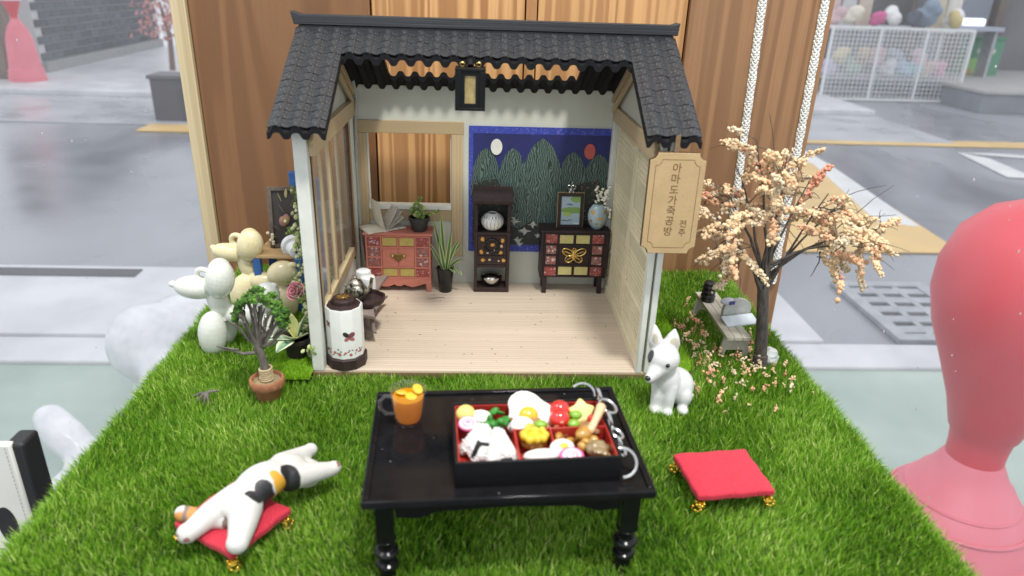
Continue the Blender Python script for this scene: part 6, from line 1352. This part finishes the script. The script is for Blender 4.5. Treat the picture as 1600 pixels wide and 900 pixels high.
yb = food('yellow_ball', 'small yellow ball with dark dimple in the back left corner', (-2.1, 1.05, .82)); ob('ball', B().ell((0, 0, 0), (.34, .33, .34), 18, 12), mat('butter_yellow', (.70, .60, .18), rough=.4, sss=.2, scale=3), yb); ob('dimple', B().ell((.08, -.3, .06), (.06, .04, .06), 8, 6), mat('olive_dot', (.2, .2, .05), rough=.6), yb)
rd = food('radish_slice', 'white and red radish slice beside the green leaf', (-1.62, .88, .85), rot=(.55, 0, -.15)); ob('flesh', B().ell((0, 0, 0), (.36, .24, .09), 18, 10), M_EGGW, rd); ob('skin', B().ell((0, -.07, -.04), (.38, .25, .08), 18, 10), M_TOM, rd)
lf = food('green_lettuce', 'frilled bright green leaf at the back left of the lunch box', (-1.1, .8, .6)); M_LET = mat('lettuce_green', (.035, .20, .025), (.02, .13, .015), rough=.4, scale=4, rv=.3)
b = B()
for k in range(26): b.ell((rnd.uniform(-.55, .42), rnd.uniform(-.4, .55), rnd.uniform(-.1, .3)), (rnd.uniform(.08, .2), rnd.uniform(.08, .18), rnd.uniform(.05, .16)), 8, 6, (rnd.uniform(-1, 1), rnd.uniform(-1, 1), 0))
blob('leaf', b, M_LET, lf, voxel=.035, it=1)
yf = food('yellow_omelette', 'yellow frilled omelette cup in the small red compartment', (.02, -.28, .7)); b = B()
for k in range(9): a = 2*PI*k/9; b.ell((.36*math.cos(a), .26*math.sin(a), .12+.05*(k % 2)), (.14, .12, .16), 10, 8)
b.ell((0, 0, .02), (.36, .26, .14), 14, 8); blob('omelette', b, mat('omelette_yellow', (.72, .52, .04), (.66, .44, .02), rough=.35, scale=3, coat=.3), yf, voxel=.03, it=3); ob('base', B().ell((0, 0, -.16), (.42, .3, .2), 14, 8), mat('fried_brown', (.40, .17, .03), (.3, .12, .02), rough=.4, scale=4), yf)
M_BEAN = mat('pea_green', (.22, .42, .04), (.16, .34, .03), rough=.3, scale=3, coat=.3)
for loc, lb in (((.32, .38, .78), 'green pea lying beside the halved boiled egg'), ((1.42, .36, .78), 'green pea lying in the brown meat at right'), ((1.55, .7, .9), 'dark green pea resting against the yellow star')):
    t = food('green_pea', lb, loc); t['group'] = 'green peas in the lunch box'; ob('pea', B().ell((0, 0, 0), (.23, .19, .15), 14, 10), M_BEAN, t)
M_MEAT = mat('glazed_meat', (.40, .21, .10), (.26, .12, .05), rough=.25, scale=3, coat=.5, bump=.5, bscale=5)
for loc, rx, ry, n_, lb, m_ in (((.55, .62, .62), .6, .3, 14, 'glazed brown meat pieces beside the fried egg', M_MEAT), ((1.6, .35, .6), .62, .22, 14, 'brown glazed stew with red bits below the yellow star', M_MEAT), ((1.45, -.3, .6), .75, .32, 16, 'orange brown curry filling in the right compartment', mat('curry_orange', (.50, .28, .05), (.34, .16, .03), rough=.2, scale=2.5, coat=.6, bump=.5, bscale=5)), ((1.95, -.98, .62), .42, .42, 14, 'olive brown gelled noodles in the front right corner', mat('gelled_noodles', (.30, .22, .11), (.2, .14, .06), rough=.15, scale=4, coat=.8, bump=.5, bscale=7))):
    t = food('braised_filling', lb, loc); b = B()
    for k in range(n_): b.ell((rnd.uniform(-rx, rx), rnd.uniform(-ry, ry), rnd.uniform(-.15, .14)), (rnd.uniform(.14, .26), rnd.uniform(.12, .2), rnd.uniform(.1, .18)), 10, 8, (rnd.uniform(-.6, .6), rnd.uniform(-.6, .6), rnd.uniform(0, 3)))
    blob('filling', b, m_, t, voxel=.035, it=2)
t = food('red_berry', 'small shiny red berry among the brown stew at right', (2.05, .5, .86)); ob('berry', B().ell((0, 0, 0), .15, 14, 10), M_TOM, t)
dk = food('drumstick', 'small drumstick with pale bone end poking over the right edge', (1.95, .05, .95), rot=(0, 0, 0))
ob('bone', B().tube([(-.1, -.28, -.02), (.12, .02, .12), (.38, .42, .34)], [.14, .12, .17], 12, round_=True), mat('bone_cream', (.66, .48, .29), (.6, .4, .22), rough=.4, scale=3), dk); ob('meat', B().ell((-.3, -.32, -.1), (.36, .24, .2), 14, 10, (0, 0, .6)), bpy.data.materials['curry_orange'], dk)
# silver key chain lying along the box
kc = thing('key_chain', 'silver linked key chain lying over the right side of the lunch box', 'chain', (4.2, -10.4, TOP))
M_CHR = mat('chrome', (.56, .56, .55), rough=.2, metal=1)
pth = [(3.45, -8.55, 4.42), (3.95, -8.9, 4.62), (4.15, -9.5, 4.62), (4.12, -10.1, 4.45), (4.3, -10.55, 4.25), (4.32, -11.0, 4.2), (4.26, -11.3, 4.15), (4.3, -11.75, 4.02)]
for i, q in enumerate(pth):
    c = Vector(q); d = (Vector(pth[min(i+1, len(pth)-1)])-Vector(pth[max(i-1, 0)])).normalized()
    big = i in (0, 2, 7)
    ax = (.25, -.25, 1) if i % 2 == 0 else (1, .2, .25)
    if i == 7: b = B().torus(c, .44, .055, (.1, -.75, .65), 24, 8, -1.7, 1.9)
    elif i == 0: b = B().torus(c, .44, .05, (.1, -.75, .65), 24, 8, -.1, 2.3)
    else: b = B().torus(c, .32 if i in (1, 2, 3) else .22, .06, ax, 20, 8, sx=.7 if i != 2 else .8)
    ob('link', b, M_CHR, kc, world=True)
ob('spring_ring', B().tube([(4.28+.09*math.cos(k*.9), -10.95-.005*k, 4.2+.09*math.sin(k*.9)) for k in range(50)], .03, 5), M_CHR, kc, world=True)

# dust and crumbs lying about
b = B()
for k in range(60):
    x, y = rnd.uniform(-5.3, 7.2), rnd.uniform(.2, 9.3); s = rnd.uniform(.012, .035); b.ell((x, y, .435), (s*rnd.uniform(1, 3), s, .008), 5, 4, (0, 0, rnd.uniform(0, 3)))
b.tube([(-3.1, 8.3, .44), (-2.7, 8.5, .47), (-2.2, 8.55, .45)], .012, 4)
tag(ob('floor_dust', b, mat('dark_crumb', (.16, .12, .09), rough=.9)), kind='stuff')
b = B(); Mt = ROOTM[tb.name]
for k in range(22):
    x, y = rnd.uniform(-4.1, 4.1), rnd.uniform(-2.8, 2.8); s = rnd.uniform(.007, .015); p_ = Mt @ Vector((x, y, TZ-.096)); b.ell(tuple(p_), (s*rnd.uniform(1, 2.5), s, .004), 5, 4, (0, 0, rnd.uniform(0, 3)))
tag(ob('table_dust', b, mat('pale_dust', (.5, .5, .48), rough=.9)), kind='stuff')
